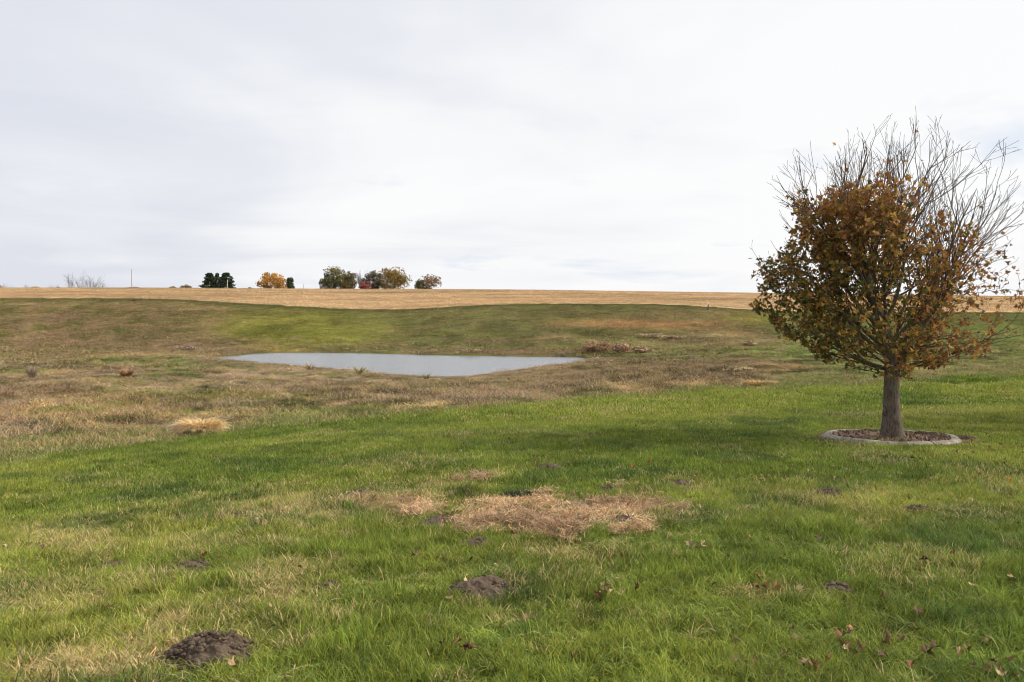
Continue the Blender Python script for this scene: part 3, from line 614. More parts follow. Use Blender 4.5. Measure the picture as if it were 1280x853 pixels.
# ------------------------------------------------------------------ leaves
def leaf_geo(size, curl, rs, stalk=False):
    """a five lobed maple leaf, folded along its midrib and curled"""
    pts = [(0, -.1), (.18, -.28), (.44, -.18), (.30, .0), (.56, .20), (.26, .22), (.16, .34), (0, .66), (-.16, .34), (-.26, .22), (-.56, .20), (-.30, .0), (-.44, -.18), (-.18, -.28)]
    V_ = [(0, .05, 0)] + [(a_, b_, 0) for a_, b_ in pts]; V_ = np.array(V_, float); V_[1:, :2] *= np.array([[rs.uniform(.85, 1.12)] for _ in pts])
    V_[:, 2] = np.abs(V_[:, 0]) * curl - V_[:, 1] ** 2 * curl * .8 + np.array([rs.uniform(-.05, .05) for _ in V_])
    n = len(pts); F_ = [(0, 1 + i, 1 + (i + 1) % n) for i in range(n)]; return V_ * size, F_
def rotm(rs, flat=None):
    if flat is None: return np.array(Matrix.Rotation(rs.uniform(0, 6.28), 3, 'Z') @ Matrix.Rotation(rs.uniform(.2, 2.4), 3, 'X') @ Matrix.Rotation(rs.uniform(0, 6.28), 3, 'Z'))
    return np.array(Matrix.Rotation(rs.uniform(0, 6.28), 3, 'Z') @ Matrix.Rotation(rs.gauss(0, flat), 3, 'X') @ Matrix.Rotation(rs.gauss(0, flat), 3, 'Y'))
DEAD = [(.20, .105, .05), (.26, .14, .06), (.34, .19, .08), (.42, .28, .14), (.48, .35, .20), (.15, .08, .045)]
# ------------------------------------------------------------------ the maple
def make_maple(name, label, loc, seed, scale=1.0, full=1.0):
    rs = random.Random(seed); root = thing(name, label, 'tree', loc)
    tips = []; segs = []    # (points, radii, level)
    def wander(p, d, length, r0, r1, level, up, n=None):
        n = n or max(3, int(length / .16)); pts = [p.copy()]; rad = [r0]; st_ = length / n
        for i in range(n):
            d = (d + Vector((rs.gauss(0, 1), rs.gauss(0, 1), rs.gauss(0, .7))) * (.055 + .012 * level) + Vector((0, 0, up))).normalized()
            p = p + d * st_; pts.append(p.copy()); rad.append(r0 + (r1 - r0) * ((i + 1) / n) ** .8)
        segs.append((pts, rad, level)); return pts, rad, d
    def env(p):     # allowed reach of the crown
        h = p.z; cx_ = .05; r = math.hypot(p.x - cx_, p.y)
        return r < np.interp(h, [1.0, 1.5, 2, 2.75, 3.5, 4.2, 4.9, 5.45, 5.85], [1.2, 1.9, 2.35, 2.6, 2.6, 2.55, 2.3, 1.75, .3])
    def spawn(pts, rad, level, length):
        n = len(pts)
        if level >= 4: return
        cnt = {1: int(length * 3.9), 2: int(length * 4.6), 3: int(length * 2.4 + rs.random())}[level]
        for c_ in range(cnt):
            t_ = rs.uniform(.14, .97) if level > 1 else rs.uniform(.16, .97); f = t_ * (n - 1); i = int(f); p = pts[i].lerp(pts[min(i + 1, n - 1)], f - i); ax = (pts[min(i + 1, n - 1)] - pts[max(i - 1, 0)]).normalized()
            q = ax.orthogonal().normalized(); q.rotate(Matrix.Rotation(rs.uniform(0, 6.28), 3, ax)); ang = rs.uniform(.32, .72); d = (ax * math.cos(ang) + q * math.sin(ang)).normalized()
            if d.z < -.15: d.z *= -.3; d.normalize()
            L = length * rs.uniform(.34, .64) * (1.05 - .40 * t_) * (1.0 if level > 1 else 1.05); L = max(L, .12)
            r0 = min(rad[i] * .68, .0038 + L * .0085); end = p + (d + Vector((0, 0, .35))).normalized() * L
            if not env(end): L *= .5
            if not env(p + (d + Vector((0, 0, .35))).normalized() * L): continue
            a_, b_, _ = wander(p, d, L, r0, .0032, level + 1, .06 + .015 * level); spawn(a_, b_, level + 1, L)
    # trunk
    tp = [(0.02, 0, -.12), (.02, 0, .0), (.012, 0, .08), (.0, 0, .25), (-.02, 0, .5), (-.03, .0, .9), (-.025, .0, 1.2), (-.02, 0, 1.38)]
    tr = [.26, .235, .205, .172, .145, .130, .127, .132]
    b = MB(); K = 22; V_ = []; F_ = []
    pp = []; ra = []
    for i in range(len(tp) - 1):
        for s in range(6):
            f = s / 6; pp.append(Vector(tp[i]).lerp(Vector(tp[i + 1]), f)); ra.append(tr[i] * (1 - f) + tr[i + 1] * f)
    pp.append(Vector(tp[-1])); ra.append(tr[-1])
    for i, p in enumerate(pp):
        for j in range(K):
            a_ = 2 * math.pi * j / K; r = ra[i] * (1 + .035 * math.sin(3 * a_ + p.z * 2) + .03 * math.sin(5 * a_ + 1) * math.exp(-p.z * 3) + .02 * math.sin(9 * a_ + p.z * 5)) + .006 * math.sin(17 * a_ + 4 * math.sin(p.z * 9 + a_ * 2))
            r += .10 * math.exp(-p.z * 22) * max(0, math.sin(2.5 * a_ + .6)) * .3
            V_.append((p.x + r * math.cos(a_), p.y + r * math.sin(a_), p.z))
    n_ = len(pp); F_ = [(i * K + j, i * K + (j + 1) % K, (i + 1) * K + (j + 1) % K, (i + 1) * K + j) for i in range(n_ - 1) for j in range(K)] + [tuple((n_ - 1) * K + j for j in range(K))]
    b.add(V_, F_); trunk = link('trunk', b.mesh('trunk', 'bark', True), root)
    kb = MB(); kb.add(ICO2[0] * [.035, .03, .085] * (1 + .12 * np.sin(ICO2[0] * 9)) + [-.175, -.05, .48], ICO2[1]); link('bark_knot', kb.mesh('bark_knot', 'bark', True), trunk)
    # leaders and limbs: start height, azimuth, elevation, length, radius, uplift
    lead, lrad, _ = wander(Vector((-.02, 0, 1.28)), Vector((-.03, .02, 1)), 4.25, .125, .006, 1, .01, 30); mains = [(lead, lrad)]; spawn(lead, lrad, 1, 3.4)
    limbs = [(1.28, -5, 34, 2.7, .085, .055), (1.30, 6, 57, 4.1, .080, .02), (1.24, 200, 10, 2.2, .034, .035), (1.22, 168, 14, 2.3, .034, .04), (1.26, 340, 12, 1.9, .034, .045), (1.26, 265, 12, 1.7, .03, .04), (1.3, 35, 22, 2.3, .036, .05), (1.28, 100, 18, 2.0, .03, .04),
             (1.45, 182, 38, 2.9, .055, .03), (1.5, 215, 32, 2.6, .046, .04), (1.55, 140, 36, 2.7, .046, .04), (1.6, 300, 38, 2.5, .048, .04), (1.6, 60, 42, 2.8, .048, .035), (1.75, 345, 46, 3.1, .052, .025),
             (1.9, 170, 52, 3.2, .05, .015), (2.0, 240, 52, 3.0, .046, .015), (2.1, 18, 54, 3.2, .05, .015), (2.2, 110, 52, 2.9, .042, .015), (2.4, 320, 56, 2.8, .04, .015), (2.6, 190, 58, 2.6, .04, .012), (2.7, 5, 58, 2.7, .04, .012), (2.9, 80, 62, 2.4, .034, .01), (3.1, 270, 62, 2.3, .032, .01), (3.3, 150, 66, 2.1, .028, .01), (3.4, 350, 64, 2.1, .028, .01)]
    for _ in range(16): limbs.append((rs.uniform(1.18, 1.75), rs.uniform(0, 360), rs.uniform(-8, 22), rs.uniform(.8, 1.3), .014, .03))
    for h0, az, el, L, r, up in limbs:
        kk = min(range(len(lead)), key=lambda q: abs(lead[q].z - h0)); st_ = lead[kk].copy() if h0 > 1.4 else Vector((-.02, 0, h0))
        a_, e_ = R(az + rs.uniform(-8, 8)), R(el); d = Vector((math.cos(a_) * math.cos(e_), math.sin(a_) * math.cos(e_), math.sin(e_)))
        pts, rad, _ = wander(Vector(st_), d, L, r * .82, .005, 1, up, max(8, int(L / .13))); mains.append((pts, rad)); spawn(pts, rad, 1, L)
    # fill the leafy volume: every empty place in it gets a twig grown from the nearest wood
    OUTY = [205, 228, 250, 270, 300, 330, 360, 390, 410, 425, 440, 455, 466]; OUTL = [1010, 992, 986, 985, 975, 957, 947, 950, 968, 990, 1015, 1050, 1085]; OUTR = [1040, 1085, 1130, 1190, 1235, 1252, 1262, 1262, 1242, 1215, 1190, 1165, 1130]
    wood = [tuple(p) for pts, rad, lv in segs for p in pts]
    for _ in range(1500):
        qy = rs.uniform(232, 462); l_, r_ = np.interp(qy, OUTY, OUTL), np.interp(qy, OUTY, OUTR); rr_ = (r_ - l_) / 138; a_ = rs.uniform(0, 6.283); k_ = rs.random() ** .45
        p = Vector((((l_ + r_) / 2 - 1115) / 69 + rr_ * k_ * math.cos(a_), rr_ * k_ * math.sin(a_) * .95, (548 - qy) / 69)); WA = np.array(wood); dd = np.linalg.norm(WA - np.array(p), axis=1) + .9 * np.maximum(0, WA[:, 2] - p.z + .05) + .25 * np.maximum(0, np.hypot(WA[:, 0], WA[:, 1]) - math.hypot(p.x, p.y))
        i_ = int(dd.argmin()); q = Vector(wood[i_]); L = (p - q).length
        if L < .20 or L > 1.5: continue
        m1 = q.lerp(p, .35) + Vector((rs.gauss(0, .04), rs.gauss(0, .04), -.03 * L)); m2 = q.lerp(p, .7) + Vector((rs.gauss(0, .04), rs.gauss(0, .04), .0)); e_ = p + Vector((p.x * .02, p.y * .02, .07)); r0 = .0035 + .006 * L
        pts = [q, m1, m2, p, e_]; segs.append((pts, [r0, r0 * .8, r0 * .6, r0 * .45, .002], 4)); wood += [tuple(v) for v in pts[1:]]
    print('PTS', len(segs))
    # limbs are parts; finer wood is one tangle
    for (pts, rad) in mains:
        b = MB(); b.tube(pts, rad, 10); link('limb', b.mesh('limb', 'bark', True), root)
    b = MB()
    for pts, rad, lv in segs:
        if lv > 1: b.tube(pts, rad, 5 if lv == 2 else 3, False)
    link('branches', b.mesh('branches', 'twig', True), root, kind='stuff')
    # foliage
    b = MB(); vv = []; ff = []; cc = []; off = 0; nl = 0
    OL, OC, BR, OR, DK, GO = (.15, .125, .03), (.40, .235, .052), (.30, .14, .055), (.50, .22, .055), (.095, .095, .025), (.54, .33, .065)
    cand = [(p, lv) for pts, rad, lv in segs if lv >= 2 for p in pts[1:]]
    for p, lv in cand:
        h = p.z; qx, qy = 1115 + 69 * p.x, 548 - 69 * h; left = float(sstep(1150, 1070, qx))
        top = np.interp(qx, [930, 985, 1000, 1060, 1110, 1150, 1200, 1250, 1290], [300, 292, 238, 232, 256, 296, 290, 325, 350])
        den = float(sstep(top - 10, top + 22, qy)) * (.55 + .6 * left)
        if qx > 1120: den *= .45 + .55 * float(sstep(300, 400, qy))
        den *= .55 + .85 * float(sstep(.38, .56, fbm(p.x * 1.7 + 5, h * 1.7 + p.y, seed, 2)))
        ol, orr = np.interp(qy, OUTY, OUTL), np.interp(qy, OUTY, OUTR); den *= float(sstep(ol - 12, ol + 4, qx)) * float(sstep(orr + 14, orr - 8, qx)) * float(sstep(468, 460, qy))
        nlv = {2: 1.2, 3: 1.75, 4: 2.15}[min(lv, 4)] * full
        k_ = int(den * nlv + rs.random()) if den > .02 else (1 if rs.random() < .006 else 0)
        for _ in range(k_):
            s = rs.uniform(.06, .120) * (1 if left > .5 else .86); Lv, Lf = leaf_geo(s, rs.uniform(.1, .9), rs)
            Lv = Lv @ rotm(rs).T + np.array(p) + np.array([rs.gauss(0, .045), rs.gauss(0, .045), rs.gauss(-.03, .045)])
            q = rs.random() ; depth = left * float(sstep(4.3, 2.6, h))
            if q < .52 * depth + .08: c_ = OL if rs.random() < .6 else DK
            elif q < .62: c_ = BR
            elif q < .82: c_ = OC
            elif q < .95: c_ = OR if rs.random() < .35 + .4 * (1 - left) else OC
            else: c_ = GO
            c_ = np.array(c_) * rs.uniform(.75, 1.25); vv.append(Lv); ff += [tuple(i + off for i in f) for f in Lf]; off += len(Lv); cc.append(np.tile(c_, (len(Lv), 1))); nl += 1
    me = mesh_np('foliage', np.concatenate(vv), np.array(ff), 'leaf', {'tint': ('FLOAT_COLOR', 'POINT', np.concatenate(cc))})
    link('foliage', me, root, kind='stuff'); print('MAPLE', len(segs), 'branches', nl, 'leaves')
    return root
tz = float(zbase(np.array([TREE_XY[0]]), np.array([TREE_XY[1]]))[0])
maple = make_maple('maple_tree', 'young maple with rust brown leaves and bare top twigs standing in a concrete ring', (TREE_XY[0] + .04, TREE_XY[1], tz), 5)
# its neighbour stands just outside the picture on the right and throws the shade seen there
def dup(root, loc, rz, **pr):
    r_ = root.copy(); COL.objects.link(r_); r_.location = loc; r_.rotation_euler.z = rz
    for a_, b_ in pr.items(): r_[a_] = b_
    for ch in list(root.children):
        c_ = ch.copy(); COL.objects.link(c_); c_.parent = r_
        for g_ in ch.children: d_ = g_.copy(); COL.objects.link(d_); d_.parent = c_
    return r_
nx, ny = 17.5, 17.3; n_ = dup(maple, (nx, ny, gz(nx, ny)), 2.1, label='second maple beyond the right edge, shading the lawn behind the ringed tree'); n_.scale = (1.25, 1.25, 1.2)

# ring of concrete edging, mulch bed inside
gx = (zbase(np.array([TREE_XY[0] + 1]), np.array([TREE_XY[1]]))[0] - zbase(np.array([TREE_XY[0] - 1]), np.array([TREE_XY[1]]))[0]) / 2; gy = (zbase(np.array([TREE_XY[0]]), np.array([TREE_XY[1] + 1]))[0] - zbase(np.array([TREE_XY[0]]), np.array([TREE_XY[1] - 1]))[0]) / 2
ringrot = (math.atan(gy), -math.atan(gx) * .3, 0)
ring = thing('edging_ring', 'weathered pale concrete edging ring around the foot of the maple', 'tree ring', (TREE_XY[0] - .02, TREE_XY[1], tz)); ring.rotation_euler = ringrot
prof = [(1.00, -.10), (1.005, .050), (1.015, .054), (1.06, .055), (1.09, .044), (1.155, .0), (1.17, -.10)]
nsg = 5
for s in range(nsg):
    a0, a1 = 2 * math.pi * s / nsg + .012 - 1.35, 2 * math.pi * (s + 1) / nsg - .012 - 1.35; n_ = 26; V_ = []; F_ = []; dz_ = random.uniform(-.006, .006)
    for i in range(n_ + 1):
        a_ = a0 + (a1 - a0) * i / n_
        for j, (r_, z_) in enumerate(prof): w_ = .012 * math.sin(a_ * 7 + j) + .006 * math.sin(a_ * 23 + 2 * j) + random.uniform(-.003, .003); V_.append(((r_ + w_) * math.cos(a_), (r_ + w_) * math.sin(a_), z_ + dz_ + .006 * math.sin(a_ * 5 + j) + (.02 if -.5 < a_ < .6 and z_ > .04 else 0)))
    m_ = len(prof); F_ = [(i * m_ + j, (i + 1) * m_ + j, (i + 1) * m_ + j + 1, i * m_ + j + 1) for i in range(n_) for j in range(m_ - 1)] + [tuple(range(m_)), tuple(n_ * m_ + j for j in range(m_ - 1, -1, -1))]
    b = MB(); b.add(V_, F_); me = b.mesh('edging_segment', 'concrete', False); bm = bmesh.new(); bm.from_mesh(me); bmesh.ops.recalc_face_normals(bm, faces=bm.faces); bm.to_mesh(me); bm.free(); link('edging_segment', me, ring)
n_ = 40; V_ = [(0, 0, .03)]; 
for j in range(1, 15):
    for i in range(n_): r_ = 1.03 * j / 14; a_ = 2 * math.pi * i / n_; V_.append((r_ * math.cos(a_), r_ * math.sin(a_), 0))
V_ = np.array(V_); V_[:, 2] = .012 + (fbm(V_[:, 0] * 5, V_[:, 1] * 5, 3, 3) - .5) * .05 + .03 * np.exp(-np.hypot(V_[:, 0], V_[:, 1]) * 3)
F_ = [(0, 1 + i, 1 + (i + 1) % n_) for i in range(n_)] + [(1 + (j - 1) * n_ + i, 1 + j * n_ + i, 1 + j * n_ + (i + 1) % n_, 1 + (j - 1) * n_ + (i + 1) % n_) for j in range(1, 14) for i in range(n_)]
b = MB(); b.add(V_, F_); bed = link('mulch_bed', b.mesh('mulch_bed', 'mulch', True), None, (TREE_XY[0] - .02, TREE_XY[1], tz + .004), kind='structure'); bed.rotation_euler = ringrot
def litter(name, pts, size, flat, lab, palette=DEAD, lift=.02, zf=None):
    rs = random.Random(len(pts)); b = MB()
    for (x_, y_) in pts:
        for _ in range(1):
            Lv, Lf = leaf_geo(rs.uniform(*size), rs.uniform(.6, 2.2), rs); c_ = np.array(rs.choice(palette)) * rs.uniform(.7, 1.3)
            b.add(Lv @ rotm(rs, flat).T + np.array([x_, y_, (zf(x_, y_) if zf else gz(x_, y_)) + lift + rs.random() * .02]), Lf, c_)
    return link(name, b.mesh(name, 'dead_leaf'), kind='stuff', label=lab, category='leaves')
rs = random.Random(4); pts = []
for _ in range(230):
    r_ = .22 + .76 * math.sqrt(rs.random()); a_ = rs.random() * 6.28; pts.append((TREE_XY[0] + r_ * math.cos(a_), TREE_XY[1] + r_ * math.sin(a_)))
litter('ring_leaf_litter', pts, (.04, .08), .35, 'brown dead leaves lying on the mulch inside the concrete ring', palette=[(.20, .13, .09), (.26, .18, .12), (.15, .10, .07), (.32, .23, .16)], lift=.025, zf=lambda x_, y_: tz + (x_ - TREE_XY[0]) * gx * .3 + (y_ - TREE_XY[1]) * gy)
x = TREE_XY[0] + np.array([rs.uniform(-.75, .05) for _ in range(60)]); y = TREE_XY[1] + np.array([rs.uniform(-.75, -.35) for _ in range(60)])
scatter('ring_weeds', 'lawn_near', x, y, tz + .015 + (y - TREE_XY[1]) * gy, np.tile(np.array([.17, .24, .03]), (60, 1)), np.full(60, .05), RNG.uniform(.5, .9, 60), label='low bright green weeds in the mulch in front of the maple trunk', category='weeds')
# bare scuffed soil right of the ring
p = at(1206, 548); o_ = link('soil_scar', mound(.45, .05, 41, .6), None, (p.x, p.y, p.z - .01), 0, label='bare pinkish brown soil scar just right of the concrete ring', category='soil mound')
p = at(1022, 549); link('soil_scar', mound(.42, .03, 43, .5), None, (p.x, p.y, p.z - .01), 0, label='flat bare soil scar just left of the concrete ring', category='soil mound')

# loose fallen leaves over the lawn
rs = random.Random(9); pts = []
while len(pts) < 1000:
    Y_ = math.sqrt(rs.uniform(3 ** 2, 26 ** 2)); X_ = rs.uniform(-.75, .8) * Y_; d_ = math.hypot(X_ - TREE_XY[0], Y_ - TREE_XY[1])
    if d_ < 1.25: continue
    if rs.random() < .05 + .85 * math.exp(-(d_ / 3.6) ** 2) + .30 * float(sstep(-.1, .6, X_ / Y_)): pts.append((X_, Y_))
litter('leaf_litter', pts, (.028, .05), .3, 'scattered small dead leaves caught in the lawn, thickest near the maple', lift=.02)
# the ones the picture shows singly
SINGLE = [(1180, 738, 'pale tan curled leaf on the right foreground lawn'), (1022, 682, 'dark brown leaf below the far soil mounds on the right'), (1092, 662, 'pale yellow leaf right of the nearer flat mound'), (1156, 710, None), (1190, 703, None), (585, 822, 'dark brown leaf in deep grass at the lower centre'), (922, 815, 'dark brown leaf near the bottom, left of the leaf clump'), (921, 838, None),
          (862, 690, None), (882, 686, 'tan leaf standing on edge among the centre right grass'), (893, 738, None), (421, 676, 'dark curled leaf under the dry streak left of the straw patch'), (518, 703, None), (590, 706, None), (560, 760, None), (324, 655, 'pale tan leaf beside the small mound on the left'), (335, 661, None), (10, 688, 'pale curled leaf at the left edge'), (55, 690, 'dark brown leaf near the left edge'), (165, 636, None),
          (275, 742, 'dark leaf below the split soil mound'), (340, 770, 'upright tan leaf at the left foreground'), (380, 750, None), (375, 717, None), (138, 770, None), (660, 780, None), (1148, 772, None), (1270, 662, 'dark brown leaf at the right edge of the lawn'), (1262, 607, 'orange brown leaf at the right edge'), (1264, 731, None), (790, 588, 'orange leaf on the lawn right of the topmost molehill'), (812, 583, 'yellow leaf right of the orange one above the straw patch'), (668, 581, None), (720, 579, None),
          (505, 552, None), (613, 563, None), (727, 564, None), (560, 548, None), (575, 568, 'pale small leaf on the middle lawn'), (635, 553, None), (985, 560, None), (1054, 556, 'bright orange leaf just below the left of the ring'), (1060, 590, None), (1011, 592, 'pale leaf below the ring at the left'), (1140, 577, 'dark leaf straight below the trunk'), (1195, 570, None), (1250, 560, None), (1225, 598, None), (1104, 833, None), (1140, 846, None), (945, 730, None), (963, 728, None), (755, 745, None), (480, 662, None), (290, 845, 'tan leaf at the bottom beside the large mound'), (700, 600, None), (905, 600, None), (935, 640, None), (1120, 690, None), (1215, 740, None)]
LM = [(255, 817, 'the large crumbly mound'), (236, 712, 'the low split mound'), (603, 741, 'the wide crusted mound'), (300, 646, 'the small left mound'), (670, 643, 'the straw patch'), (685, 586, 'the topmost molehill'), (1035, 612, 'the pair of flat mounds'), (1146, 638, 'the far right mound'), (1045, 738, 'the flat reddish mound'), (1112, 548, 'the ringed maple'), (1068, 815, 'the large leaf clump'), (375, 730, 'the pale dry grass')]
TONE = [('tan', (.38, .25, .14)), ('reddish brown', (.26, .11, .06)), ('dark brown', (.12, .065, .045)), ('brown', (.22, .13, .075))]
SEEN = set()
def autolabel(px_, py_):
    lm = sorted(LM, key=lambda q: math.hypot((q[0] - px_), (q[1] - py_) * 1.6)); tn = rs.sample(TONE, 4)
    def rel(q): dx, dy = px_ - q[0], (py_ - q[1]) * 1.6; return ('right of ' if dx > 0 else 'left of ') + q[2] if abs(dx) > abs(dy) else ('below ' if dy > 0 else 'above ') + q[2]
    for extra in ('', 'x'):
        for nm, c_ in tn:
            l_ = nm + ' curled leaf on the lawn ' + rel(lm[0]) + ('' if not extra else ' and ' + rel(lm[1]))
            if l_ not in SEEN: SEEN.add(l_); return l_, c_
    return l_, c_
def one_leaf(px_, py_, lab, sz=(.045, .066), col=None):
    if lab is None: lab, col = autolabel(px_, py_)
    p = at(px_, py_); b = MB(); Lv, Lf = leaf_geo(rs.uniform(*sz) * min(1.5, .9 + p.y * .03), rs.uniform(.3, 1.1), rs); c_ = np.array(col or rs.choice(DEAD)) * rs.uniform(.8, 1.25); b.add(Lv @ rotm(rs, .28).T + np.array([0, 0, .04 + .02 * rs.random()]), Lf, c_)
    return link('fallen_leaf', b.mesh('fallen_leaf', 'dead_leaf'), None, p, 0, label=lab, category='leaf', group='fallen leaves on the lawn')
for px_, py_, lab in SINGLE:
    col = None
    if lab:
        if 'orange' in lab: col = (.42, .17, .04)
        elif 'yellow' in lab: col = (.50, .36, .12)
        elif 'pale' in lab: col = (.55, .40, .24)
        elif 'dark' in lab: col = (.12, .065, .04)
        elif 'tan' in lab: col = (.40, .27, .15)
    one_leaf(px_, py_, lab, col=col)
CL = [(1068, 815, 14, 'large clump of dark brown leaves in the long grass at the lower right'), (550 + 218, 748, 9, 'clump of brown leaves right of the wide soil mound'), (1262, 846, 12, 'leaf clump in the bottom right corner of the lawn'), (590, 735, 6, 'curled leaves resting on the left of the wide soil mound'), (268, 703, 5, 'brown leaves at the right end of the split soil mound'),
      (1046, 845, 6, 'few dark leaves at the bottom below the large clump'), (870, 692, 5, 'little heap of pale leaves centre right of the lawn'), (1190, 828, 5, 'dark leaves sunk in long grass near the bottom right'), (960, 744, 5, 'pale broken leaves in a thin spot of the right lawn'), (590, 822, 4, 'dark leaf bundle in deep grass at the lower centre')]
for px_, py_, k_, lab in CL:
    p = at(px_, py_); w = .024 * math.sqrt(k_); t_ = thing('leaf_clump', lab, 'leaves', p, 0, 'clumps of dead leaves on the lawn')
    for _ in range(k_):
        b = MB(); Lv, Lf = leaf_geo(rs.uniform(.04, .068), rs.uniform(.4, 1.6), rs); c_ = np.array(rs.choice(DEAD)) * rs.uniform(.7, 1.2); b.add(Lv @ rotm(rs, .35).T + np.array([rs.gauss(0, w * 1.7), rs.gauss(0, w), .03 + .03 * rs.random()]), Lf, c_); link('leaf', b.mesh('leaf', 'dead_leaf'), t_)

# dark green plant in the straw patch
p = at(655, 619); x = p.x + RNG.normal(0, .16, 70); y = p.y + RNG.normal(0, .05, 70)
scatter('dark_weed', 'lawn_near', x, y, ground(x, y), np.tile(np.array([.06, .10, .05]), (70, 1)), np.full(70, .02), RNG.uniform(.7, 1.1, 70), label='dark blue green weed growing at the top of the straw patch', category='weed')
# pale grass clump on the meadow edge
def arching_clump(name, label, px_, py_, wpx, hpx, cols, n=700, category='grass clump', flop=1.0, pt=None):
    p = pt or at(px_, py_); w = wpx * p.y / FPX; h = hpx * p.y / FPX; rs_ = random.Random(int(px_)); V_ = []; F_ = []; C_ = []
    for _ in range(n):
        a_ = rs_.random() * 6.28; r_ = .36 * w * math.sqrt(rs_.random()); q = Vector((r_ * math.cos(a_), r_ * math.sin(a_) * .5, 0)); d = (q.normalized() if q.length > .01 else Vector((1, 0, 0))) * flop + Vector((rs_.gauss(0, .4), rs_.gauss(0, .4), 0)); L = h * rs_.uniform(.9, 1.6); el = rs_.uniform(.9, 1.5); c_ = np.array(rs_.choice(cols)) * rs_.uniform(.75, 1.2)
        az = rs_.random() * 6.28; wd = .010 * p.y / 20 * rs_.uniform(.7, 1.4); b0 = len(V_); s_ = 4
        for s in range(s_ + 1):
            f = 1 - s / s_ * .85; V_ += [(q.x - math.cos(az) * wd * f, q.y - math.sin(az) * wd * f, q.z), (q.x + math.cos(az) * wd * f, q.y + math.sin(az) * wd * f, q.z)]; C_ += [c_, c_]
            dd = d.normalized(); q = q + Vector((dd.x * math.cos(el), dd.y * math.cos(el), math.sin(el))) * (L / s_); q.z = max(q.z, .0); el -= rs_.uniform(.25, .6) * flop
        F_ += [(b0 + 2 * s, b0 + 2 * s + 1, b0 + 2 * s + 3, b0 + 2 * s + 2) for s in range(s_)]
    me = mesh_np(name, V_, np.array(F_), 'dead_leaf', {'tint': ('FLOAT_COLOR', 'POINT', np.array(C_))}); return link(name, me, None, p, 0, label=label, category=category)
arching_clump('dry_grass_clump', 'bright straw coloured grass clump at the near edge of the meadow', 252, 543, 48, 19, [(.90, .66, .32), (.95, .74, .42), (.80, .56, .26)], 3200)
arching_clump('dry_grass_clump', 'smaller pinkish straw clump joined to the left of the bright one', 233, 544, 18, 17, [(.80, .60, .42), (.84, .62, .42)], 900)
arching_clump('pampas_plume', 'pale feathery plume standing alone on the left meadow', 40, 474, 5, 12, [(.44, .36, .27), (.36, .29, .21)], 170, 'weed', .14)
arching_clump('reed_clump', 'tan reeds leaning over the near shore, left of the others', 388, 463, 9, 8, [(.46, .36, .22), (.38, .30, .16)], 60, 'reeds', .35)
arching_clump('reed_clump', 'yellowish reed tuft at the middle of the near pond shore', 449, 468, 10, 8, [(.46, .40, .18), (.38, .34, .16)], 80, 'reeds', .4)
arching_clump('reed_clump', 'small green reed tuft at the near shore where the pond bulges', 533, 474, 7, 7, [(.30, .30, .14), (.38, .34, .16)], 34, 'reeds', .4)
arching_clump('rust_grass_clump', 'rusty orange grass clump on the left meadow slope', 158, 472, 14, 7, [(.36, .18, .08), (.42, .22, .10)], 400, 'grass clump', .6)
arching_clump('straw_grass_clump', 'flattened golden grass clump at the meadow edge left of the maple', 950, 482, 60, 6, [(.70, .48, .20), (.60, .42, .20)], 1100, 'grass clump', .9)
arching_clump('straw_grass_clump', 'low golden grass clump at the meadow edge below the pond', 540, 512, 34, 6, [(.68, .50, .24), (.58, .42, .20)], 800, 'grass clump', .9)

# ------------------------------------------------------------------ shrubs on the far bank and trees along the horizon
def crown(center, rad, n, size, cols, rs_, lump=7, hollow=.35, top=None):
    """many leaf sized faces gathered in clumps through the crown's volume"""
    vv = []; ff = []; cc = []
    cl = []
    for _ in range(lump):
        while True:
            q = Vector((rs_.uniform(-1, 1), rs_.uniform(-1, 1), rs_.uniform(-1, 1)))
            if hollow < q.length < 1: break
        cl.append((q, rs_.uniform(.25, .48), rs_.uniform(.65, 1.35)))
    for i in range(n):
        q, s, br = rs_.choice(cl); v = Vector((rs_.gauss(0, 1), rs_.gauss(0, 1), rs_.gauss(0, 1))).normalized() * s * rs_.random() ** .4; w = q * .78 + v
        if w.length > 1.12: continue
        p = Vector(center) + Vector((w.x * rad[0], w.y * rad[1], w.z * rad[2])); c_ = np.array(rs_.choice(cols)) * 1.35 * br * rs_.uniform(.75, 1.25); sz = size * rs_.uniform(.6, 1.3); M_ = rotm(rs_)
        Q = np.array([[-.5, -.35, 0], [.5, -.3, .1], [.45, .4, 0], [-.4, .35, -.1]]) * sz @ M_.T + np.array(p); b0 = len(vv) * 4; vv.append(Q); ff.append((b0, b0 + 1, b0 + 2, b0 + 3)); cc.append(np.tile(c_, (4, 1)))
    return vv, ff, cc
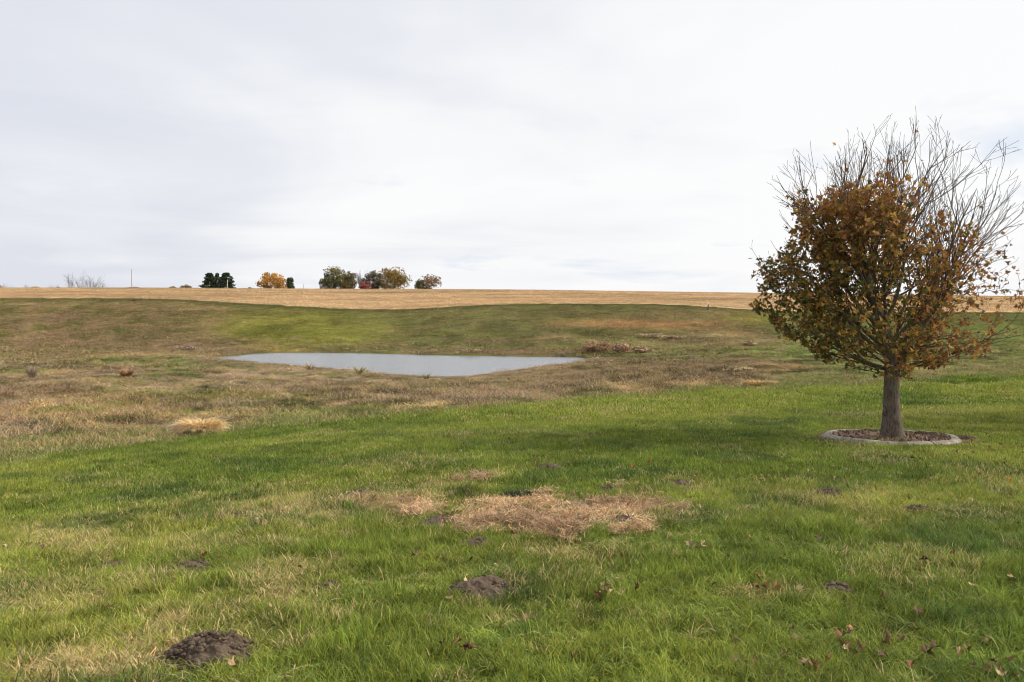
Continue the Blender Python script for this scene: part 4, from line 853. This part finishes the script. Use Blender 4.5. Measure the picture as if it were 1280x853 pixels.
def woody(h, spread, rs_, n1=7, n2=6, n3=0, trunk_h=.25, r=.25, lift=1.0):
    b = MB(); b2 = MB(); b.tube([(0, 0, -.3), (0, 0, h * trunk_h * .5), (rs_.gauss(0, .1), 0, h * trunk_h)], [r * 1.25, r, r * .85], 8)
    for i in range(n1):
        a_ = 6.28 * i / n1 + rs_.uniform(-.3, .3); e_ = rs_.uniform(.45, 1.35) * lift; L = (h * (1 - trunk_h)) * rs_.uniform(.7, 1.0); p = Vector((0, 0, h * trunk_h * rs_.uniform(.75, 1))); d = Vector((math.cos(a_) * math.cos(e_) * spread, math.sin(a_) * math.cos(e_) * spread, math.sin(e_))); pts = [p.copy()]
        for s in range(5):
            d = (d + Vector((rs_.gauss(0, .12), rs_.gauss(0, .12), .06))); p = p + d.normalized() * L / 5; pts.append(p.copy())
        b2.tube(pts, [r * .5 * (1 - .17 * s) for s in range(6)], 5, False)
        for j in range(n2):
            k_ = rs_.uniform(1, 4.8); q = pts[int(k_)].lerp(pts[int(k_) + 1], k_ % 1); dd = (d.normalized() + Vector((rs_.gauss(0, .6), rs_.gauss(0, .6), rs_.gauss(.1, .4)))).normalized(); l = L * rs_.uniform(.2, .42); m1 = q + dd * l * .5; e1 = q + (dd + Vector((0, 0, .2))) * l
            b2.tube([q, m1, e1], [r * .16, r * .1, r * .05], 3, False)
            for _ in range(n3):
                d3 = (dd + Vector((rs_.gauss(0, .6), rs_.gauss(0, .6), rs_.gauss(.1, .4)))).normalized(); s3 = q.lerp(e1, rs_.uniform(.2, .9)); b2.tube([s3, s3 + d3 * l * .5], [r * .08, r * .035], 3, False)
    return b, b2
FY = 345.
def far_tree(name, label, px_, top, wpx, cols, n=1500, Yd=FY, cat='tree', shape='round', wood=True, density=1.0, leaf=.55, base=None, low=.12, group='trees along the horizon', bare=False, twigc='bark'):
    rs_ = random.Random(int(px_ * 7 + top)); x_ = (px_ - 640) / FPX * Yd; zb = gz(x_, Yd) if base is None else base; ztop = H_EYE - Yd * math.tan(PITCH + math.atan((top - 426.5) / FPX)); h = ztop - zb; w = wpx * Yd / FPX
    t_ = thing(name, label, cat, (x_, Yd, zb), 0, group)
    b, b2 = woody(h * (.97 if bare else .85), max(.5, min(1.6, w / h)), rs_, 9 if bare else 6, 11 if bare else 5, 4 if bare else 0, .22, max(.05 if Yd > 400 else .08, h * (.011 if Yd > 400 else .022)))
    link('trunk', b.mesh('trunk', twigc, True), t_)
    if bare: link('branches', b2.mesh('branches', twigc, True), t_, kind='stuff'); return t_
    if shape == 'conifer':
        vv, ff, cc = [], [], []
        for k_ in range(n):
            f = rs_.random() ** 1.5; layer = .8 + .2 * math.sin(f * 34 + rs_.uniform(0, 1)); R_ = w * .74 * (1 - f ** 1.5 * .9) ** .75 * layer * (1 + .18 * math.sin(f * 9 + px_)); a_ = rs_.random() * 6.28; r_ = R_ * rs_.random() ** .35; c_ = np.array(rs_.choice(cols)) * rs_.uniform(.5, 1.4)
            Q = np.array([[-.5, -.3, 0], [.5, -.3, 0], [.4, .3, -.1], [-.4, .3, .1]]) * leaf * rs_.uniform(.6, 1.3) @ rotm(rs_, .7).T + np.array([r_ * math.cos(a_), r_ * math.sin(a_), h * (.04 + .96 * f) - r_ * .15]); b0 = len(vv) * 4; vv.append(Q); ff.append((b0, b0 + 1, b0 + 2, b0 + 3)); cc.append(np.tile(c_, (4, 1)))
    else:
        link('branches', b2.mesh('branches', twigc, True), t_, kind='stuff')
        ch = h * (1 - low); vv, ff, cc = crown((0, 0, h * low + ch * .5), (w * .58, w / 2, ch * .54), int(n * density), leaf, cols, rs_, 26)
    link('crown', mesh_np('crown', np.concatenate(vv), np.array(ff), 'far_leaf', {'tint': ('FLOAT_COLOR', 'POINT', np.concatenate(cc))}), t_, kind='stuff')
    return t_
EV = [(.050, .075, .042), (.075, .095, .050), (.035, .055, .038)]; ORG = [(.38, .22, .055), (.33, .18, .045), (.42, .27, .08)]; OLV = [(.15, .14, .045), (.11, .115, .035), (.20, .16, .05)]; BRN = [(.18, .12, .06), (.14, .10, .05), (.12, .11, .045)]; GLD = [(.36, .22, .06), (.28, .17, .05), (.42, .27, .08), (.22, .15, .05)]; REDS = [(.26, .09, .07), (.20, .07, .06)]; DKG = [(.06, .075, .03), (.09, .095, .035), (.10, .08, .04)]; PNK = [(.32, .21, .16), (.26, .17, .12)]; DKB = [(.10, .06, .04), (.14, .08, .05)]
far_tree('spruce_tree', 'broad dark evergreen, left one of the joined pair on the horizon', 263, 341.5, 20, EV, 1900, shape='conifer', leaf=.8)
far_tree('spruce_tree', 'narrow dark evergreen spire between the two broad evergreens', 272.3, 341.5, 13, EV, 900, Yd=350, shape='conifer', leaf=.7)
far_tree('spruce_tree', 'broad dark evergreen, right one of the joined pair on the horizon', 283.5, 341, 22, EV, 2100, shape='conifer', leaf=.8)
far_tree('juniper_tree', 'small dark blue green conifer right of the orange tree', 362.5, 348, 11, EV, 900, shape='round', leaf=.6, low=.02)
far_tree('orange_tree', 'bright orange tree, left half of the orange pair on the horizon', 334, 341, 24, ORG, 1500, density=.85, low=.1)
far_tree('orange_tree', 'bright orange tree, right half of the orange pair', 347.5, 340, 20, ORG, 1500, Yd=342, density=.9, low=.05)
far_tree('oak_tree', 'dense dark green tree at the left of the big horizon group', 412, 342, 24, DKG, 2000, low=.02)
far_tree('poplar_tree', 'tallest thin leaved olive tree rising behind the dark green one', 419, 332.5, 26, OLV, 1300, Yd=352, low=.25)
far_tree('oak_tree', 'olive brown rounded tree right of the tall thin one', 434, 338.5, 24, [(.13, .115, .04), (.16, .11, .04), (.09, .09, .035)], 2000, low=.02)
far_tree('bare_tree', 'bare grey tree between the olive brown tree and the red bush', 451, 339, 15, None, bare=True, twigc='twig')
far_tree('red_bush', 'dull red bush at the foot of the dark brown horizon tree', 457, 350, 16, REDS, 900, Yd=338, low=.0, cat='bush')
far_tree('oak_tree', 'dark brown rounded tree left of the large golden brown one', 466.5, 339, 26, DKB + DKG, 2000, low=.04, Yd=348)
far_tree('maple_tree', 'large golden brown tree, widest on the horizon', 491, 335, 42, GLD + OLV, 3400, low=.03)
far_tree('crabapple_tree', 'lone rounded tree with pinkish thinning crown, rightmost on the horizon', 536, 343.5, 31, PNK + BRN, 1050, low=.05)
far_tree('green_shrub', 'dark green shrub on the left flank of the lone pinkish tree', 526, 350, 14, DKG, 700, Yd=340, low=0, cat='bush')
for px_, top, w, lab in [(90, 342, 15, 'bare grey tree at the left of the distant row on the horizon'), (102.5, 343.5, 14, 'bare grey tree in the middle of the distant row'), (113.5, 343, 14, 'bare grey tree right of the middle of the distant row'), (122, 349, 11, 'low bare tree sloping off the distant row'), (129, 353, 9, 'lowest bare tree ending the distant row on the right'), (65.5, 354, 5, 'tiny bare sapling left of the distant bare row'), (8, 355, 8, 'faint bare tree near the left edge of the horizon'), (36, 355.5, 9, 'small bare tree beside the yellow green bush')]:
    far_tree('bare_tree', lab, px_, top, w, None, bare=True, twigc='pale_twig' if 'pale_twig' in MATS else 'twig', Yd=430, base=gz((px_ - 640) / FPX * 430, 430))
for px_, top, w, cols, lab in [(0, 357, 9, [(.22, .10, .06)], 'red brown bush cut by the left edge on the horizon'), (21, 360.2, 14, BRN, 'low brown brush near the left end of the horizon'), (46, 358.6, 15, OLV + ORG[:1], 'yellow green bush on the left horizon'), (74, 359, 5, DKG, 'tiny dark shrub left of the bare tree row'), (81, 360, 4, DKG, 'tinier dark shrub right beside the first tiny one'), (169, 358.4, 17, [(.20, .12, .06), (.13, .09, .05)], 'brown bush at the foot of the tall pole'), (217, 358.6, 9, OLV, 'small olive bush left of the building roof'), (234, 356.7, 14, OLV + BRN, 'rounded olive bush beside the low brown roof'), (313, 359.6, 6, DKG, 'small dark green shrub left of the orange trees'), (305, 360.2, 5, DKG, 'tiny green shrub between the evergreens and the orange trees')]:
    far_tree('horizon_bush', lab, px_, top, w, cols, int(250 + w * 40), Yd=335, cat='bush', low=0, leaf=.4, group='bushes along the horizon')
def bush(label, px_, py_, wpx, hpx, cols, n=900):
    p = at(px_, py_); rs_ = random.Random(int(px_)); w = wpx * p.y / FPX; h = hpx * p.y / FPX; t_ = thing('bank_shrub', label, 'shrub', p, 0, 'shrubs around the pond'); b, b2 = woody(h * 1.05, 1.2, rs_, 9, 8, 2, .08, .03); link('stems', b2.mesh('stems', 'twig'), t_, kind='stuff')
    vv, ff, cc = crown((0, 0, h * .5), (w * .62, w / 2 * .8, h * .48), int(n * .8), .15, cols, rs_, 34, .05); link('crown', mesh_np('crown', np.concatenate(vv), np.array(ff), 'far_leaf', {'tint': ('FLOAT_COLOR', 'POINT', np.concatenate(cc))}), t_, kind='stuff')
PL = [(.40, .25, .16), (.34, .21, .13), (.28, .20, .11)]; DUNS = [(.34, .26, .15), (.42, .33, .20), (.26, .21, .12)]
bush('reddish brown shrub beyond the right tip of the pond, largest of the row', 747, 442, 34, 16, PL, 2200); bush('reddish brown shrub touching the right side of the largest one', 776, 442, 26, 13, PL, 1500); bush('low brown shrub at the right end of the row beyond the pond', 803, 441, 24, 8, PL + DUNS, 900)
bush('lone brown shrub up the slope behind the pond', 840, 425, 26, 7, PL + DUNS, 900); bush('tan brown thicket on the slope right of the lone shrub', 812, 423, 34, 7, DUNS, 900); bush('small dull thicket farther right on the slope', 935, 432, 18, 6, DUNS + PL, 600); bush('brown weedy thicket just left of the maple crown', 925, 466, 34, 7, DUNS, 900)
bush('brownish green low shrub on the far bank of the pond', 590, 441, 18, 5, DUNS, 500); bush('grey brown brush on the bank behind the left of the pond', 235, 438, 34, 6, [(.27, .20, .15)], 800)
bush('little dark weed clump on top of the left knoll', 167, 377, 7, 3, DKB, 200)

# ------------------------------------------------------------------ poles, post, far building
def pole(name, label, px_, top, bot_y, wpx, mat='weathered_wood', cross=False, Yd=340):
    x_ = (px_ - 640) / FPX * Yd; zb = gz(x_, Yd); ztop = H_EYE - Yd * math.tan(PITCH + math.atan((top - 426.5) / FPX)); t_ = thing(name, label, 'pole', (x_, Yd, zb)); b = MB(); r = wpx * Yd / FPX / 2; b.tube([(0, 0, -.5), (0, 0, (ztop - zb) * .5), (0, 0, ztop - zb)], [r * 1.15, r, r * .8], 10); link('shaft', b.mesh('shaft', mat, True), t_)
    b = MB(); b.tube([(0, 0, ztop - zb - .002), (0, 0, ztop - zb + .12)], [r * .95, r * .4], 8); link('cap', b.mesh('cap', mat, True), t_)
    if cross:
        b = MB(); b.tube([(-.9, -.12, ztop - zb - .6), (.9, -.12, ztop - zb - .6)], [.06, .06], 6); link('crossarm', b.mesh('crossarm', mat), t_)
pole('utility_pole', 'tall thin grey pole rising behind a brown bush on the left horizon', 165.7, 337, 362, .75, 'grey_stone'); pole('marker_post', 'thin short pole alone between the conifer and the big tree group', 380, 355.5, 362, .5, 'grey_stone'); pole('light_pole', 'pale pole in front of the right evergreen', 285.2, 350, 362, .7, 'cream_siding', Yd=333)
# old fence post with a stone foot at the field edge
p = at(885, 390.2) + Vector((0, 0, .18)); t_ = thing('fence_post', 'short dark post in a stone heap where the green knoll meets the stubble', 'post', p); s_ = p.y / FPX
b = MB(); b.tube([(0, 0, -.1), (.02, 0, 3.0 * s_), (.05, 0, 8.2 * s_)], [1.1 * s_, .95 * s_, .6 * s_], 8); link('post', b.mesh('post', 'bark'), t_)
for k_, (dx, sz_) in enumerate([(-2.3, 1.1), (-.4, 1.5), (1.6, 1.2), (.6, 1.0), (3.0, .7)]):
    b = MB(); b.add(ICO1[0] * np.array([sz_, sz_, sz_ * .75]) * s_ * (1 + .15 * np.sin(ICO1[0][:, [2]] * 4 + k_)) + [dx * s_, -1.0 * s_ + .5 * k_ * s_, .5 * s_], ICO1[1]); link('stone', b.mesh('stone', 'grey_stone'), t_)
# low building behind the crest, only its roof shows
def boxm(x0, x1, y0, y1, z0, z1): return [(x0, y0, z0), (x1, y0, z0), (x1, y1, z0), (x0, y1, z0), (x0, y0, z1), (x1, y0, z1), (x1, y1, z1), (x0, y1, z1)], [(3, 2, 1, 0), (4, 5, 6, 7), (0, 1, 5, 4), (1, 2, 6, 5), (2, 3, 7, 6), (3, 0, 4, 7)]
Yd = 340.; x_ = (247 - 640) / FPX * Yd; zb = gz(x_, Yd); ztop = H_EYE - Yd * math.tan(PITCH + math.atan((360.1 - 426.5) / FPX)); hh = ztop - zb
t_ = thing('farm_shed', 'low shed with a brown roof just showing over the field crest', 'shed', (x_, Yd, zb)); b = MB(); b.add(*boxm(-2.1, 2.1, -1.8, 1.8, -1.2, hh - .7)); link('wall', b.mesh('wall', 'cream_siding'), t_)
b = MB(); b.add([(-2.5, -2.1, hh - .75), (2.5, -2.1, hh - .75), (2.5, 2.1, hh - .75), (-2.5, 2.1, hh - .75), (-2.3, 0, hh), (2.3, 0, hh)], [(0, 1, 5, 4), (2, 3, 4, 5), (1, 2, 5), (3, 0, 4), (3, 2, 1, 0)]); link('roof', b.mesh('roof', 'roof_sheet'), t_)
b = MB(); b.add(*boxm(-.5, .5, -1.84, -1.805, -1.1, hh - .95)); link('door', b.mesh('door', 'weathered_wood'), t_)
# grey hump on the horizon right of the trees
p = Vector(((585 - 640) / FPX * 305, 305, gz((585 - 640) / FPX * 305, 305))); b = MB(); b.add(ICO2[0] * [.95, .7, .55] * (1 + .08 * np.sin(ICO2[0] * 6)), ICO2[1]); link('field_boulder', b.mesh('field_boulder', 'grey_stone', True), None, p, 0, label='tiny grey boulder on the skyline right of the lone tree', category='rock')
